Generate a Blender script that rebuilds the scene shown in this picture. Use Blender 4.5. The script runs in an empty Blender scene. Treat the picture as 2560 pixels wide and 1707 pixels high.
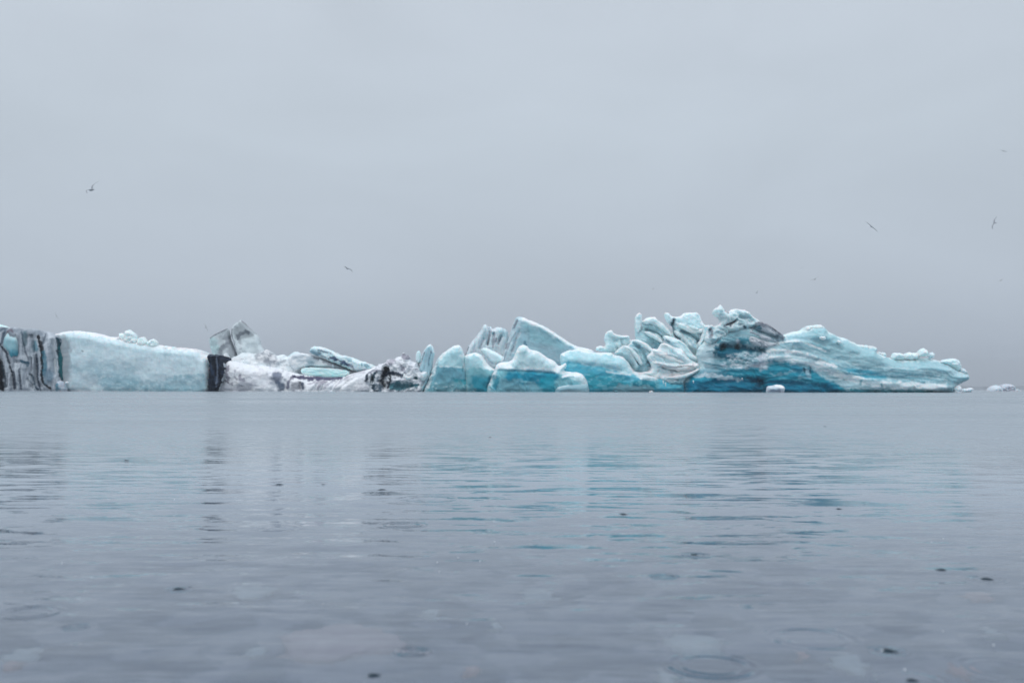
import bpy, math, random
import numpy as np
from mathutils import Vector, Matrix

# ---------------------------------------------------------------- camera, sky, sun, exposure
scene = bpy.context.scene
F = 2489.0            # focal length in photo pixels (2560 wide)
CAM_H = 0.45
PITCH = math.atan(118.5 / F)
ROLL = 0.0016
_r = Vector((math.cos(ROLL), 0, math.sin(ROLL)))
_f = Vector((0, math.cos(PITCH), math.sin(PITCH)))
_u = _r.cross(_f).normalized()
_r = _f.cross(_u).normalized()
cam_d = bpy.data.cameras.new('camera')
cam = bpy.data.objects.new('camera', cam_d)
scene.collection.objects.link(cam)
m = Matrix((_r, _u, -_f)).transposed().to_4x4()
m.translation = (0, 0, CAM_H)
cam.matrix_world = m
cam_d.sensor_width = 36.0
cam_d.lens = 36.0 * F / 2560.0
cam_d.clip_start = 0.02
cam_d.clip_end = 30000.0
scene.camera = cam
cam_d.dof.use_dof = True
cam_d.dof.focus_distance = 9.0
cam_d.dof.aperture_fstop = 4.5

vs = scene.view_settings
vs.view_transform = 'Standard'
vs.look = 'None'
vs.exposure = 0.0
vs.gamma = 1.0

SUN_EL, SUN_AZ = math.radians(48), math.radians(205)   # azimuth measured from +Y, clockwise
w = bpy.data.worlds.new("World")
scene.world = w
w.use_nodes = True
nt = w.node_tree
nt.nodes.clear()
def N(tree, t, **kw):
    n = tree.nodes.new(t)
    for k, v in kw.items():
        setattr(n, k, v)
    return n
def lin(c):
    c = c / 255.0
    return c / 12.92 if c <= 0.04045 else ((c + 0.055) / 1.055) ** 2.4
def L3(c):
    return tuple(lin(x) for x in c)
out = N(nt, 'ShaderNodeOutputWorld')
bg = N(nt, 'ShaderNodeBackground')
bg.inputs['Strength'].default_value = 1.0
nt.links.new(bg.outputs[0], out.inputs[0])
tc = N(nt, 'ShaderNodeTexCoord')
sep = N(nt, 'ShaderNodeSeparateXYZ')
nt.links.new(tc.outputs['Generated'], sep.inputs[0])
ramp = N(nt, 'ShaderNodeValToRGB')
els = ramp.color_ramp.elements
stops = [(0.0, (162, 174, 192), 1), (0.02, (168, 181, 198), 1), (0.045, (177, 189, 204), 1), (0.10, (188, 199, 212), 1), (0.16, (193, 204, 216), 1),
         (0.24, (197, 208, 219), 1), (0.36, (201, 211, 222), 1), (1.0, (224, 231, 240), 1)]
while len(els) < len(stops):
    els.new(0.5)
for e, (p, c, k) in zip(els, stops):
    e.position = p
    e.color = tuple(x * k for x in L3(c)) + (1,)
nt.links.new(sep.outputs['Z'], ramp.inputs[0])
# brighter cloud deck towards the zenith, as under real overcast
mr = N(nt, 'ShaderNodeMapRange')
mr.interpolation_type = 'SMOOTHSTEP'
mr.inputs['From Min'].default_value = 0.36
mr.inputs['From Max'].default_value = 1.0
mr.inputs['To Min'].default_value = 1.0
mr.inputs['To Max'].default_value = 1.9
nt.links.new(sep.outputs['Z'], mr.inputs['Value'])
# soft cloud mottling
mp = N(nt, 'ShaderNodeMapping')
mp.inputs['Scale'].default_value = (1.0, 1.0, 2.6)
nt.links.new(tc.outputs['Generated'], mp.inputs[0])
nz = N(nt, 'ShaderNodeTexNoise')
nz.inputs['Scale'].default_value = 2.6
nz.inputs['Detail'].default_value = 4.0
nz.inputs['Roughness'].default_value = 0.5
nz.inputs['Distortion'].default_value = 0.4
nt.links.new(mp.outputs[0], nz.inputs['Vector'])
mr2 = N(nt, 'ShaderNodeMapRange')
mr2.inputs['From Min'].default_value = 0.3
mr2.inputs['From Max'].default_value = 0.7
mr2.inputs['To Min'].default_value = 0.95
mr2.inputs['To Max'].default_value = 1.055
nt.links.new(nz.outputs[0], mr2.inputs['Value'])
mul = N(nt, 'ShaderNodeMath', operation='MULTIPLY')
nt.links.new(mr.outputs[0], mul.inputs[0])
nt.links.new(mr2.outputs[0], mul.inputs[1])
vm = N(nt, 'ShaderNodeVectorMath', operation='SCALE')
nt.links.new(ramp.outputs[0], vm.inputs[0])
nt.links.new(mul.outputs[0], vm.inputs['Scale'])
sky = N(nt, 'ShaderNodeTexSky', sky_type='NISHITA')
sky.sun_disc = False
sky.sun_elevation = SUN_EL
sky.sun_rotation = SUN_AZ
sky.air_density = 1.0
sky.dust_density = 4.0
vs2 = N(nt, 'ShaderNodeVectorMath', operation='SCALE')
vs2.inputs['Scale'].default_value = 0.07
nt.links.new(sky.outputs[0], vs2.inputs[0])
mx = N(nt, 'ShaderNodeMix', data_type='RGBA')
mx.inputs[0].default_value = 0.94       # cloud cover
nt.links.new(vs2.outputs[0], mx.inputs[6])
nt.links.new(vm.outputs[0], mx.inputs[7])
nt.links.new(mx.outputs[2], bg.inputs['Color'])

sd = bpy.data.lights.new('sun', 'SUN')
sd.energy = 0.6
sd.angle = math.radians(25)
sd.color = (1.0, 0.98, 0.96)
so = bpy.data.objects.new('sun', sd)
scene.collection.objects.link(so)
sdir = Vector((math.sin(SUN_AZ) * math.cos(SUN_EL), math.cos(SUN_AZ) * math.cos(SUN_EL), math.sin(SUN_EL)))
so.rotation_euler = sdir.to_track_quat('Z', 'Y').to_euler()

# ---------------------------------------------------------------- helpers
COL = scene.collection
NR, NU, NF = np.array(_r), np.array(_u), np.array(_f)
CAMP = np.array((0, 0, CAM_H))

def ray(u, v):
    u = np.asarray(u, float); v = np.asarray(v, float)
    a = (u - 1280.0) / F; b = (853.5 - v) / F
    return NF + a[..., None] * NR + b[..., None] * NU
def at_y(u, v, D):                      # photo pixel -> point on the upright plane y = D
    d = ray(u, v)
    return CAMP + d * (D / d[..., 1])[..., None]
def at_water(u, v, z=0.0):
    d = ray(u, v)
    return CAMP + d * ((z - CAM_H) / d[..., 2])[..., None]
def to_px(P):
    q = P - CAMP
    k = q @ NF
    return 1280.0 + F * (q @ NR) / k, 853.5 - F * (q @ NU) / k

def tag(o, label=None, cat=None, group=None, kind=None):
    if label: o['label'] = label
    if cat: o['category'] = cat
    if group: o['group'] = group
    if kind: o['kind'] = kind
    return o
def empty(name, loc):
    o = bpy.data.objects.new(name, None)
    COL.objects.link(o)
    o.location = loc
    o.empty_display_size = 0.5
    return o
def mesh_obj(name, V, Q, mat, parent=None, smooth=True, T=None, attr=None):
    """V (n,3), Q (m,4) quads, T optional (k,3) triangles"""
    me = bpy.data.meshes.new(name)
    V = np.asarray(V, np.float32)
    Q = np.asarray(Q, np.int32).reshape(-1, 4)
    T = np.zeros((0, 3), np.int32) if T is None else np.asarray(T, np.int32).reshape(-1, 3)
    loc = np.array(parent.location) if parent else np.zeros(3)
    if parent is None:
        loc = V.mean(0); loc[2] = V[:, 2].min()
    me.vertices.add(len(V)); me.vertices.foreach_set('co', (V - loc).astype(np.float32).ravel())
    nl = Q.size + T.size
    me.loops.add(nl); me.loops.foreach_set('vertex_index', np.concatenate([Q.ravel(), T.ravel()]).astype(np.int32))
    npoly = len(Q) + len(T)
    me.polygons.add(npoly)
    st = np.concatenate([np.arange(len(Q)) * 4, Q.size + np.arange(len(T)) * 3]).astype(np.int32)
    me.polygons.foreach_set('loop_start', st)
    me.polygons.foreach_set('use_smooth', np.full(npoly, smooth))
    me.update(calc_edges=True)
    me.validate()
    if attr is not None:
        a = me.attributes.new('tint', 'FLOAT_COLOR', 'POINT')
        a.data.foreach_set('color', np.c_[attr, np.ones(len(attr))].astype(np.float32).ravel())
    me.materials.append(mat)
    o = bpy.data.objects.new(name, me)
    COL.objects.link(o)
    if parent:
        o.parent = parent
    else:
        o.location = loc
    return o

# numpy noise
def _h(ix, iy, s):
    n = (ix * 374761393 + iy * 668265263 + s * 1442695041) & 0xFFFFFFFF
    n = ((n ^ (n >> 13)) * 1274126177) & 0xFFFFFFFF
    n = ((n ^ (n >> 16)) * 2246822519) & 0xFFFFFFFF
    return ((n ^ (n >> 15)) & 0xFFFFFF) / float(0xFFFFFF)
def vnoise(x, y, s=0):
    ix = np.floor(x).astype(np.int64); iy = np.floor(y).astype(np.int64)
    fx = x - ix; fy = y - iy
    fx = fx * fx * fx * (fx * (fx * 6 - 15) + 10); fy = fy * fy * fy * (fy * (fy * 6 - 15) + 10)
    a = _h(ix, iy, s); b = _h(ix + 1, iy, s); c = _h(ix, iy + 1, s); d = _h(ix + 1, iy + 1, s)
    return (a + (b - a) * fx) * (1 - fy) + (c + (d - c) * fx) * fy
def fbm(x, y, sx, sy=None, o=4, s=0, g=0.5):      # -1..1
    sy = sx if sy is None else sy
    x = x / sx; y = y / sy
    t = 0; a = 1; n = 0
    for i in range(o):
        t = t + a * (vnoise(x + 17.3 * i, y - 9.1 * i, s * 31 + i) * 2 - 1); n += a
        x = x * 2.03; y = y * 2.03; a *= g
    return t / n * 1.5
def worley(x, y, sx, sy=None, s=0):               # 0..~1 distance to the nearest cell point
    sy = sx if sy is None else sy
    x = x / sx; y = y / sy
    ix = np.floor(x).astype(np.int64); iy = np.floor(y).astype(np.int64)
    best = np.full(x.shape, 9.0)
    for dx in (-1, 0, 1):
        for dy in (-1, 0, 1):
            jx = ix + dx; jy = iy + dy
            px = jx + _h(jx, jy, s + 5); py = jy + _h(jx, jy, s + 77)
            best = np.minimum(best, (px - x) ** 2 + (py - y) ** 2)
    return np.sqrt(best)
def sm(a, b, x):
    t = np.clip((x - a) / (b - a), 0, 1)
    return t * t * (3 - 2 * t)

CROPS = {'W': (0, 0, 1.0), 'R1': (0, 760, 640 / 2352), 'R2': (480, 760, 640 / 2352), 'R3': (1000, 760, 640 / 2352),
         'R4': (1440, 740, 640 / 2352), 'R5': (1920, 740, 640 / 2352), 'S': (1660, 750, 340 / 2221),
         'L': (0, 790, 200 / 1568), 'M': (740, 840, 360 / 2352), 'Q': (2300, 880, 260 / 2352)}
def px(crop, pts):
    ox, oy, k = CROPS[crop]
    return np.array([(ox + a * k, oy + b * k) for a, b in pts], float)
def chaikin(P, closed=True, n=1):
    for _ in range(n):
        Q = []
        m_ = len(P)
        for i in range(m_ if closed else m_ - 1):
            a = P[i]; b = P[(i + 1) % m_]
            Q += [a * .78 + b * .22, a * .22 + b * .78]
        P = np.array(Q)
    return P
def seg_dist(X, Y, P, closed):
    best = np.full(X.shape, 1e9); n = len(P)
    for i in range(n if closed else n - 1):
        a = P[i]; b = P[(i + 1) % n]; ab = b - a
        L2 = max(ab @ ab, 1e-9)
        t = np.clip(((X - a[0]) * ab[0] + (Y - a[1]) * ab[1]) / L2, 0, 1)
        best = np.minimum(best, (X - a[0] - t * ab[0]) ** 2 + (Y - a[1] - t * ab[1]) ** 2)
    return np.sqrt(best)
def inside(X, Y, P):
    r = np.zeros(X.shape, bool); n = len(P)
    for i in range(n):
        a = P[i]; b = P[(i + 1) % n]
        if a[1] == b[1]:
            continue
        c = (a[1] > Y) != (b[1] > Y)
        r ^= c & (X < (b[0] - a[0]) * (Y - a[1]) / (b[1] - a[1]) + a[0])
    return r
def sdist(X, Y, P):                                # positive inside
    d = seg_dist(X, Y, P, True)
    return np.where(inside(X, Y, P), d, -d)

ICE_K = np.array((0.66, 0.70, 0.735))
def alb(c):                                        # wanted look (sRGB) -> surface albedo
    a = np.array(L3(c)) / ICE_K
    if min(c) > 60 and c[1] < 224:
        a = a * 0.80 + a.mean() * 0.20
    if c[2] - c[0] > 60 and c[1] < 200:
        a = a * (np.array((.9, 1.05, .92)) if min(c) < 45 else np.array((.95, 1.0, .97)))
    return np.clip(a, 0.004, 0.93)

def do_paint(C, X, Y, crop, ops, seed):
    """ops change the ice's own colour (dirt, blue ice, bubbly white ice).
       ('line', pts, width, colour, strength[, ragged]), ('area', pts, soft, colour, strength[, ragged]),
       ('mottle', colour, strength, scale x, scale y, threshold[, area pts, soft]), ('strata', colour, strength, guide, period)"""
    k = CROPS[crop][2]
    for i, op in enumerate(ops):
        kind = op[0]; s = seed * 13 + i
        if kind == 'line':
            _, pts, wd, col, st = op[:5]; rag = op[5] if len(op) > 5 else 0.5
            P = chaikin(px(crop, pts), False, 1)
            d = seg_dist(X, Y, P, False)
            hw = wd * k * 0.5
            n = fbm(X, Y, max(hw * 1.5, 3), o=3, s=s)
            a = 1 - sm(hw * 0.45, hw * 1.25 + 0.6, d + n * hw * rag)
        elif kind == 'area':
            _, pts, soft, col, st = op[:5]; rag = op[5] if len(op) > 5 else 0.6
            P = chaikin(px(crop, pts), True, 1)
            d = sdist(X, Y, P); so_ = soft * k
            n = fbm(X, Y, max(so_ * 1.6, 5), o=4, s=s)
            a = sm(-so_ * .5 - .5, so_ * .5 + .5, d + n * so_ * rag)
        elif kind == 'mottle':
            _, col, st, sx, sy, th = op[:6]
            n = fbm(X, Y, sx * k, sy * k, o=5, s=s, g=0.62)
            a = sm(th - 0.16, th + 0.22, n)
            if len(op) > 6:
                P = px(crop, op[6]); so_ = op[7] * k
                a = a * sm(-so_ * .5, so_ * .5, sdist(X, Y, P) + fbm(X, Y, so_ + 4, s=s) * so_ * .5)
        elif kind == 'strata':
            _, col, st, guide, per = op[:5]
            G = px(crop, guide)
            v = Y - np.interp(X, G[:, 0], G[:, 1])
            v = v + fbm(X, Y, 60, 20, o=2, s=s) * per * k * 0.5
            n = fbm(X * 0 + X / 260.0, v / (per * k), 1, 1, o=3, s=s, g=0.7)
            a = sm(-0.1, 0.45, n)
            if len(op) > 5:
                P = px(crop, op[5]); so_ = op[6] * k
                a = a * sm(-so_ * .5, so_ * .5, sdist(X, Y, P))
        a = np.clip(a * st, 0, 1)[..., None]
        C = C * (1 - a) + alb(col) * a
    return C

_seed = [0]
def chunk(parent, name, crop, outline, D, tf, tb, R, base, paint=(), relief=(), rough=1.2, amp=0.25, asc=(22, 22),
          scal=0.0, ssc=(20, 14), step=1.25, mat=None, label=None, rsc=9, sharp=False, lean=0.0, white_top=None, ridge=None, soft=2):
    """A lump of ice: its outline at distance D, a front that bulges tf metres towards the viewer and a back that bulges tb metres.
       R = how far (in crop units) the edges are rounded; amp / scal = relief in metres (fractal, scalloped); relief = grooves and ridges."""
    _seed[0] += 1; sd_ = _seed[0]
    k = CROPS[crop][2]
    P = px(crop, outline)
    if not sharp:
        P = chaikin(P, True, soft)
    x0, y0 = P.min(0) - 4; x1, y1 = P.max(0) + 4
    gx = np.arange(x0, x1, step); gy = np.arange(y0, y1, step)
    X, Y = np.meshgrid(gx, gy)
    d = sdist(X, Y, P)
    d = d + fbm(X, Y, rsc, o=4, s=sd_) * rough * sm(-6, 6, 984 - Y + 0)
    gyy, gxx = np.gradient(d, step)
    g2 = np.maximum(gxx ** 2 + gyy ** 2, 0.25)
    keep = d > -step * 0.9
    edge = keep & (d <= 0)
    Xs = np.where(edge, X - d * gxx / g2, X); Ys = np.where(edge, Y - d * gyy / g2, Y)
    dd = np.where(edge, 0, np.maximum(d, 0))
    r = max(R * k, 2)
    t = np.clip(dd / r, 0, 1)
    bul = .35 * np.sqrt(np.clip(1 - (1 - t) ** 2, 0, 1)) + .65 * (1 - (1 - t) ** 2)
    rel = fbm(Xs, Ys, asc[0], asc[1], o=4, s=sd_ + 100, g=0.42) * amp * 0.75
    if scal:
        wv = worley(Xs + fbm(Xs, Ys, 14, s=sd_) * 5, Ys + fbm(Xs, Ys, 14, s=sd_ + 9) * 4, ssc[0], ssc[1], s=sd_)
        rel = rel - scal * (0.6 - wv) * 1.4
    if ridge:                                      # slanted sharp-crested ribs: (metres, angle, length, width)
        am, an, lg, sh = ridge
        ca, sa = math.cos(math.radians(an)), math.sin(math.radians(an))
        Ur = Xs * ca + Ys * sa; Vr = -Xs * sa + Ys * ca
        Vr = Vr + fbm(Xs, Ys, 30, o=2, s=sd_ + 3) * sh * .7
        rel = rel + am * (.55 - np.abs(fbm(Ur, Vr, lg, sh, o=2, s=sd_ + 55, g=.35)) * 1.6)
    for i, (pts, wd, am) in enumerate(relief):
        Q = chaikin(px(crop, pts), False, 1)
        q = seg_dist(Xs, Ys, Q, False) + fbm(Xs, Ys, 8, s=sd_ + i) * 1.2
        hw = wd * k * .5
        rel = rel + am * np.exp(-(q / max(hw, 1)) ** 2)
    cen = at_y(Xs, Ys, D)
    # wave-cut notch at the waterline
    rel = rel - (.17 + .18 * fbm(Xs, Ys, 25, s=sd_ + 8)) * np.exp(-((cen[..., 2] - .05) / .28) ** 2)
    # the face may lean: lean metres further from the viewer per metre of height
    yb = D + cen[..., 2] * lean
    front = cen.copy(); back = cen.copy()
    front[..., 1] = yb - (tf * bul + rel * np.minimum(1, bul * 1.4))
    back[..., 1] = yb + tb * bul + rel * 0.5 * bul
    # quads whose four corners are kept
    kq = keep[:-1, :-1] & keep[1:, :-1] & keep[:-1, 1:] & keep[1:, 1:]
    used = np.zeros(keep.shape, bool)
    used[:-1, :-1] |= kq; used[1:, :-1] |= kq; used[:-1, 1:] |= kq; used[1:, 1:] |= kq
    nq = np.zeros(keep.shape, int)
    nq[:-1, :-1] += kq; nq[1:, :-1] += kq; nq[:-1, 1:] += kq; nq[1:, 1:] += kq
    rim = used & (nq < 4)
    front[rim] = (cen + np.stack([0 * yb, yb - D, 0 * yb], -1))[rim]
    idf = np.full(keep.shape, -1); idf[used] = np.arange(used.sum())
    inner = used & ~rim
    idb = idf.copy(); idb[inner] = used.sum() + np.arange(inner.sum())
    def quads(ID, flip):
        a = ID[:-1, :-1][kq]; b = ID[1:, :-1][kq]; c = ID[1:, 1:][kq]; e = ID[:-1, 1:][kq]
        return np.stack([a, b, c, e] if not flip else [a, e, c, b], 1)
    Q = np.concatenate([quads(idf, False), quads(idb, True)])
    V = np.concatenate([front[used], back[inner]])
    U, Vv = to_px(V)
    C = np.ones((len(V), 3)) * alb(base)
    C = do_paint(C, U, Vv, crop, paint, sd_)
    if white_top is not None:                      # weathered, bubbly rind along the edge of the lump
        col, wpx, st = white_top
        dv = np.concatenate([dd[used], dd[inner]])
        top = sm(0, 1, (gyy[used])) if False else 1
        gv = np.concatenate([gyy[used], gyy[inner]])
        a = (1 - sm(wpx * .3, wpx, dv + fbm(U, Vv, 8, s=sd_) * wpx * .4)) * sm(-0.1, 0.6, gv) * st
        C = C * (1 - a[:, None]) + alb(col) * a[:, None]
    o = mesh_obj(name, V, Q, mat or ICE, parent, attr=C)
    if label:
        o['label'] = label
    return o

# ---------------------------------------------------------------- materials
def new_mat(name):
    mt = bpy.data.materials.new(name)
    mt.use_nodes = True
    t = mt.node_tree
    b = t.nodes['Principled BSDF']
    return mt, t, b

def ice_material(name, rough=0.42, bump=0.5, sss=0.0, spec=0.3):
    mt, t, b = new_mat(name)
    at = N(t, 'ShaderNodeAttribute', attribute_name='tint')
    geo = N(t, 'ShaderNodeNewGeometry')
    n1 = N(t, 'ShaderNodeTexNoise'); n1.inputs['Scale'].default_value = 1.3; n1.inputs['Detail'].default_value = 8; n1.inputs['Roughness'].default_value = .62
    t.links.new(geo.outputs['Position'], n1.inputs['Vector'])
    r1 = N(t, 'ShaderNodeMapRange'); r1.inputs['From Min'].default_value = .3; r1.inputs['From Max'].default_value = .7
    r1.inputs['To Min'].default_value = .92; r1.inputs['To Max'].default_value = 1.07
    t.links.new(n1.outputs[0], r1.inputs['Value'])
    v = N(t, 'ShaderNodeVectorMath', operation='SCALE')
    t.links.new(at.outputs['Color'], v.inputs[0]); t.links.new(r1.outputs[0], v.inputs['Scale'])
    t.links.new(v.outputs[0], b.inputs['Base Color'])
    n2 = N(t, 'ShaderNodeTexNoise'); n2.inputs['Scale'].default_value = 2.6; n2.inputs['Detail'].default_value = 9; n2.inputs['Roughness'].default_value = .6
    t.links.new(geo.outputs['Position'], n2.inputs['Vector'])
    bp = N(t, 'ShaderNodeBump'); bp.inputs['Strength'].default_value = bump; bp.inputs['Distance'].default_value = .22
    t.links.new(n2.outputs[0], bp.inputs['Height']); t.links.new(bp.outputs[0], b.inputs['Normal'])
    b.inputs['Roughness'].default_value = rough
    b.inputs['IOR'].default_value = 1.31
    b.inputs['Specular IOR Level'].default_value = spec
    if sss:
        b.inputs['Subsurface Weight'].default_value = sss
        b.inputs['Subsurface Radius'].default_value = (0.4, 0.9, 1.0)
        b.inputs['Subsurface Scale'].default_value = 0.9
    return mt
ICE = ice_material('glacier_ice', bump=.1, sss=.6)
DIRT = ice_material('ashy_ice', rough=.75, bump=.45, spec=.12)

# ---------------------------------------------------------------- icebergs
PALE = (186, 208, 217); WHITE = (204, 217, 225); AQUA = (138, 186, 198); TURQ = (52, 140, 165); DEEP = (0, 98, 132)
INK = (18, 27, 40); SLATE = (70, 84, 104); MAUVE = (128, 130, 146); GREYB = (122, 152, 166); DTEAL = (10, 82, 100)

# === 1: the long wall at the left, with its ash-stained columns and black band
A = empty('iceberg', at_y(250, 979.5, 150))
tag(A, 'long flat pale blue iceberg wall with ash-streaked columns and a black band', 'iceberg')
wall_o = [(470, 300), (500, 275), (560, 262), (640, 245), (760, 248), (880, 265), (960, 290), (1020, 305), (1080, 302), (1120, 320), (1270, 340),
          (1350, 360), (1450, 368), (1500, 385), (1560, 385), (1620, 400), (1700, 402), (1750, 408), (1800, 408), (1850, 430), (1890, 470),
          (1950, 500), (1975, 620), (1975, 900), (470, 900)]
chunk(A, 'ice_wall', 'R1', wall_o, 150.5, 2.2, 9, 70, (172, 196, 206), amp=.2, asc=(40, 30), rough=1.0, lean=.03,
      white_top=((205, 221, 228), 11, .75), paint=[
    ('area', [(600, 300), (1000, 330), (1400, 400), (1850, 450), (1880, 560), (1300, 470), (900, 420), (640, 400)], 90, (178, 203, 212), .55),
    ('area', [(620, 560), (900, 520), (1150, 610), (1350, 640), (1300, 760), (900, 740), (640, 640)], 110, (132, 168, 183), .6),
    ('area', [(880, 620), (1050, 640), (1150, 665), (1350, 705), (1500, 690), (1700, 660), (1915, 655), (1915, 820), (900, 820)], 60, (114, 158, 174), .7),
    ('line', [(1500, 690), (1700, 658), (1918, 652)], 30, (96, 148, 168), .6),
    ('area', [(940, 720), (1200, 700), (1500, 740), (1880, 730), (1880, 830), (940, 830)], 40, (92, 146, 166), .4),
    ('area', [(630, 640), (900, 650), (900, 800), (620, 820)], 70, (150, 168, 180), .55),
    ('mottle', (194, 211, 218), .3, 24, 18, .2), ('mottle', (130, 168, 182), .22, 70, 50, .3), ('mottle', (150, 172, 182), .25, 12, 60, .35),
    ('line', [(1522, 640), (1528, 700), (1515, 780)], 8, (110, 146, 160), .4), ('line', [(660, 440), (820, 470), (960, 500)], 8, (150, 178, 190), .5), ('line', [(1010, 470), (1180, 540), (1300, 640)], 10, (150, 180, 192), .45), ('line', [(1620, 640), (1615, 780)], 8, (100, 144, 160), .3),
    ('line', [(750, 428), (765, 436)], 10, (70, 100, 110), .7),
    ('area', [(500, 270), (640, 285), (650, 800), (540, 830), (500, 400)], 30, (120, 132, 142), .7)],
    relief=[([(1500, 380), (1560, 430)], 24, -.25), ([(1620, 395), (1660, 450)], 20, -.25), ([(1700, 400), (1730, 440)], 22, -.25),
            ([(1790, 405), (1810, 440)], 22, -.2)])
for o_, dd_ in (([(1060, 345), (1075, 305), (1100, 300), (1096, 272), (1125, 262), (1150, 290), (1165, 345)], 149.8),
                ([(1135, 345), (1140, 290), (1150, 248), (1175, 234), (1222, 246), (1250, 272), (1268, 320), (1272, 380), (1150, 370)], 149.4),
                ([(1262, 375), (1275, 322), (1300, 303), (1330, 300), (1352, 332), (1358, 375), (1340, 400), (1280, 400)], 149.3),
                ([(1338, 400), (1352, 350), (1385, 325), (1430, 322), (1450, 352), (1452, 400), (1400, 415)], 149.1)):
    chunk(A, 'ice_lump', 'R1', o_, dd_ + .9, 1.0, 1.2, 30, (192, 212, 220), amp=.3, asc=(7, 6), rough=1.6, rsc=5, step=.9, soft=1)
for x_ in (1530, 1600, 1660, 1720, 1790):
    chunk(A, 'ice_lump', 'R1', [(x_ - 45, 440), (x_ - 42, 400 + (x_ - 1530) * .1), (x_ - 10, 381 + (x_ - 1530) * .12), (x_ + 32, 388 + (x_ - 1530) * .12), (x_ + 44, 430)],
          150.3, .8, 1.0, 30, (186, 206, 214), amp=.2, asc=(8, 8), rough=.5, step=.9)

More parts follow.
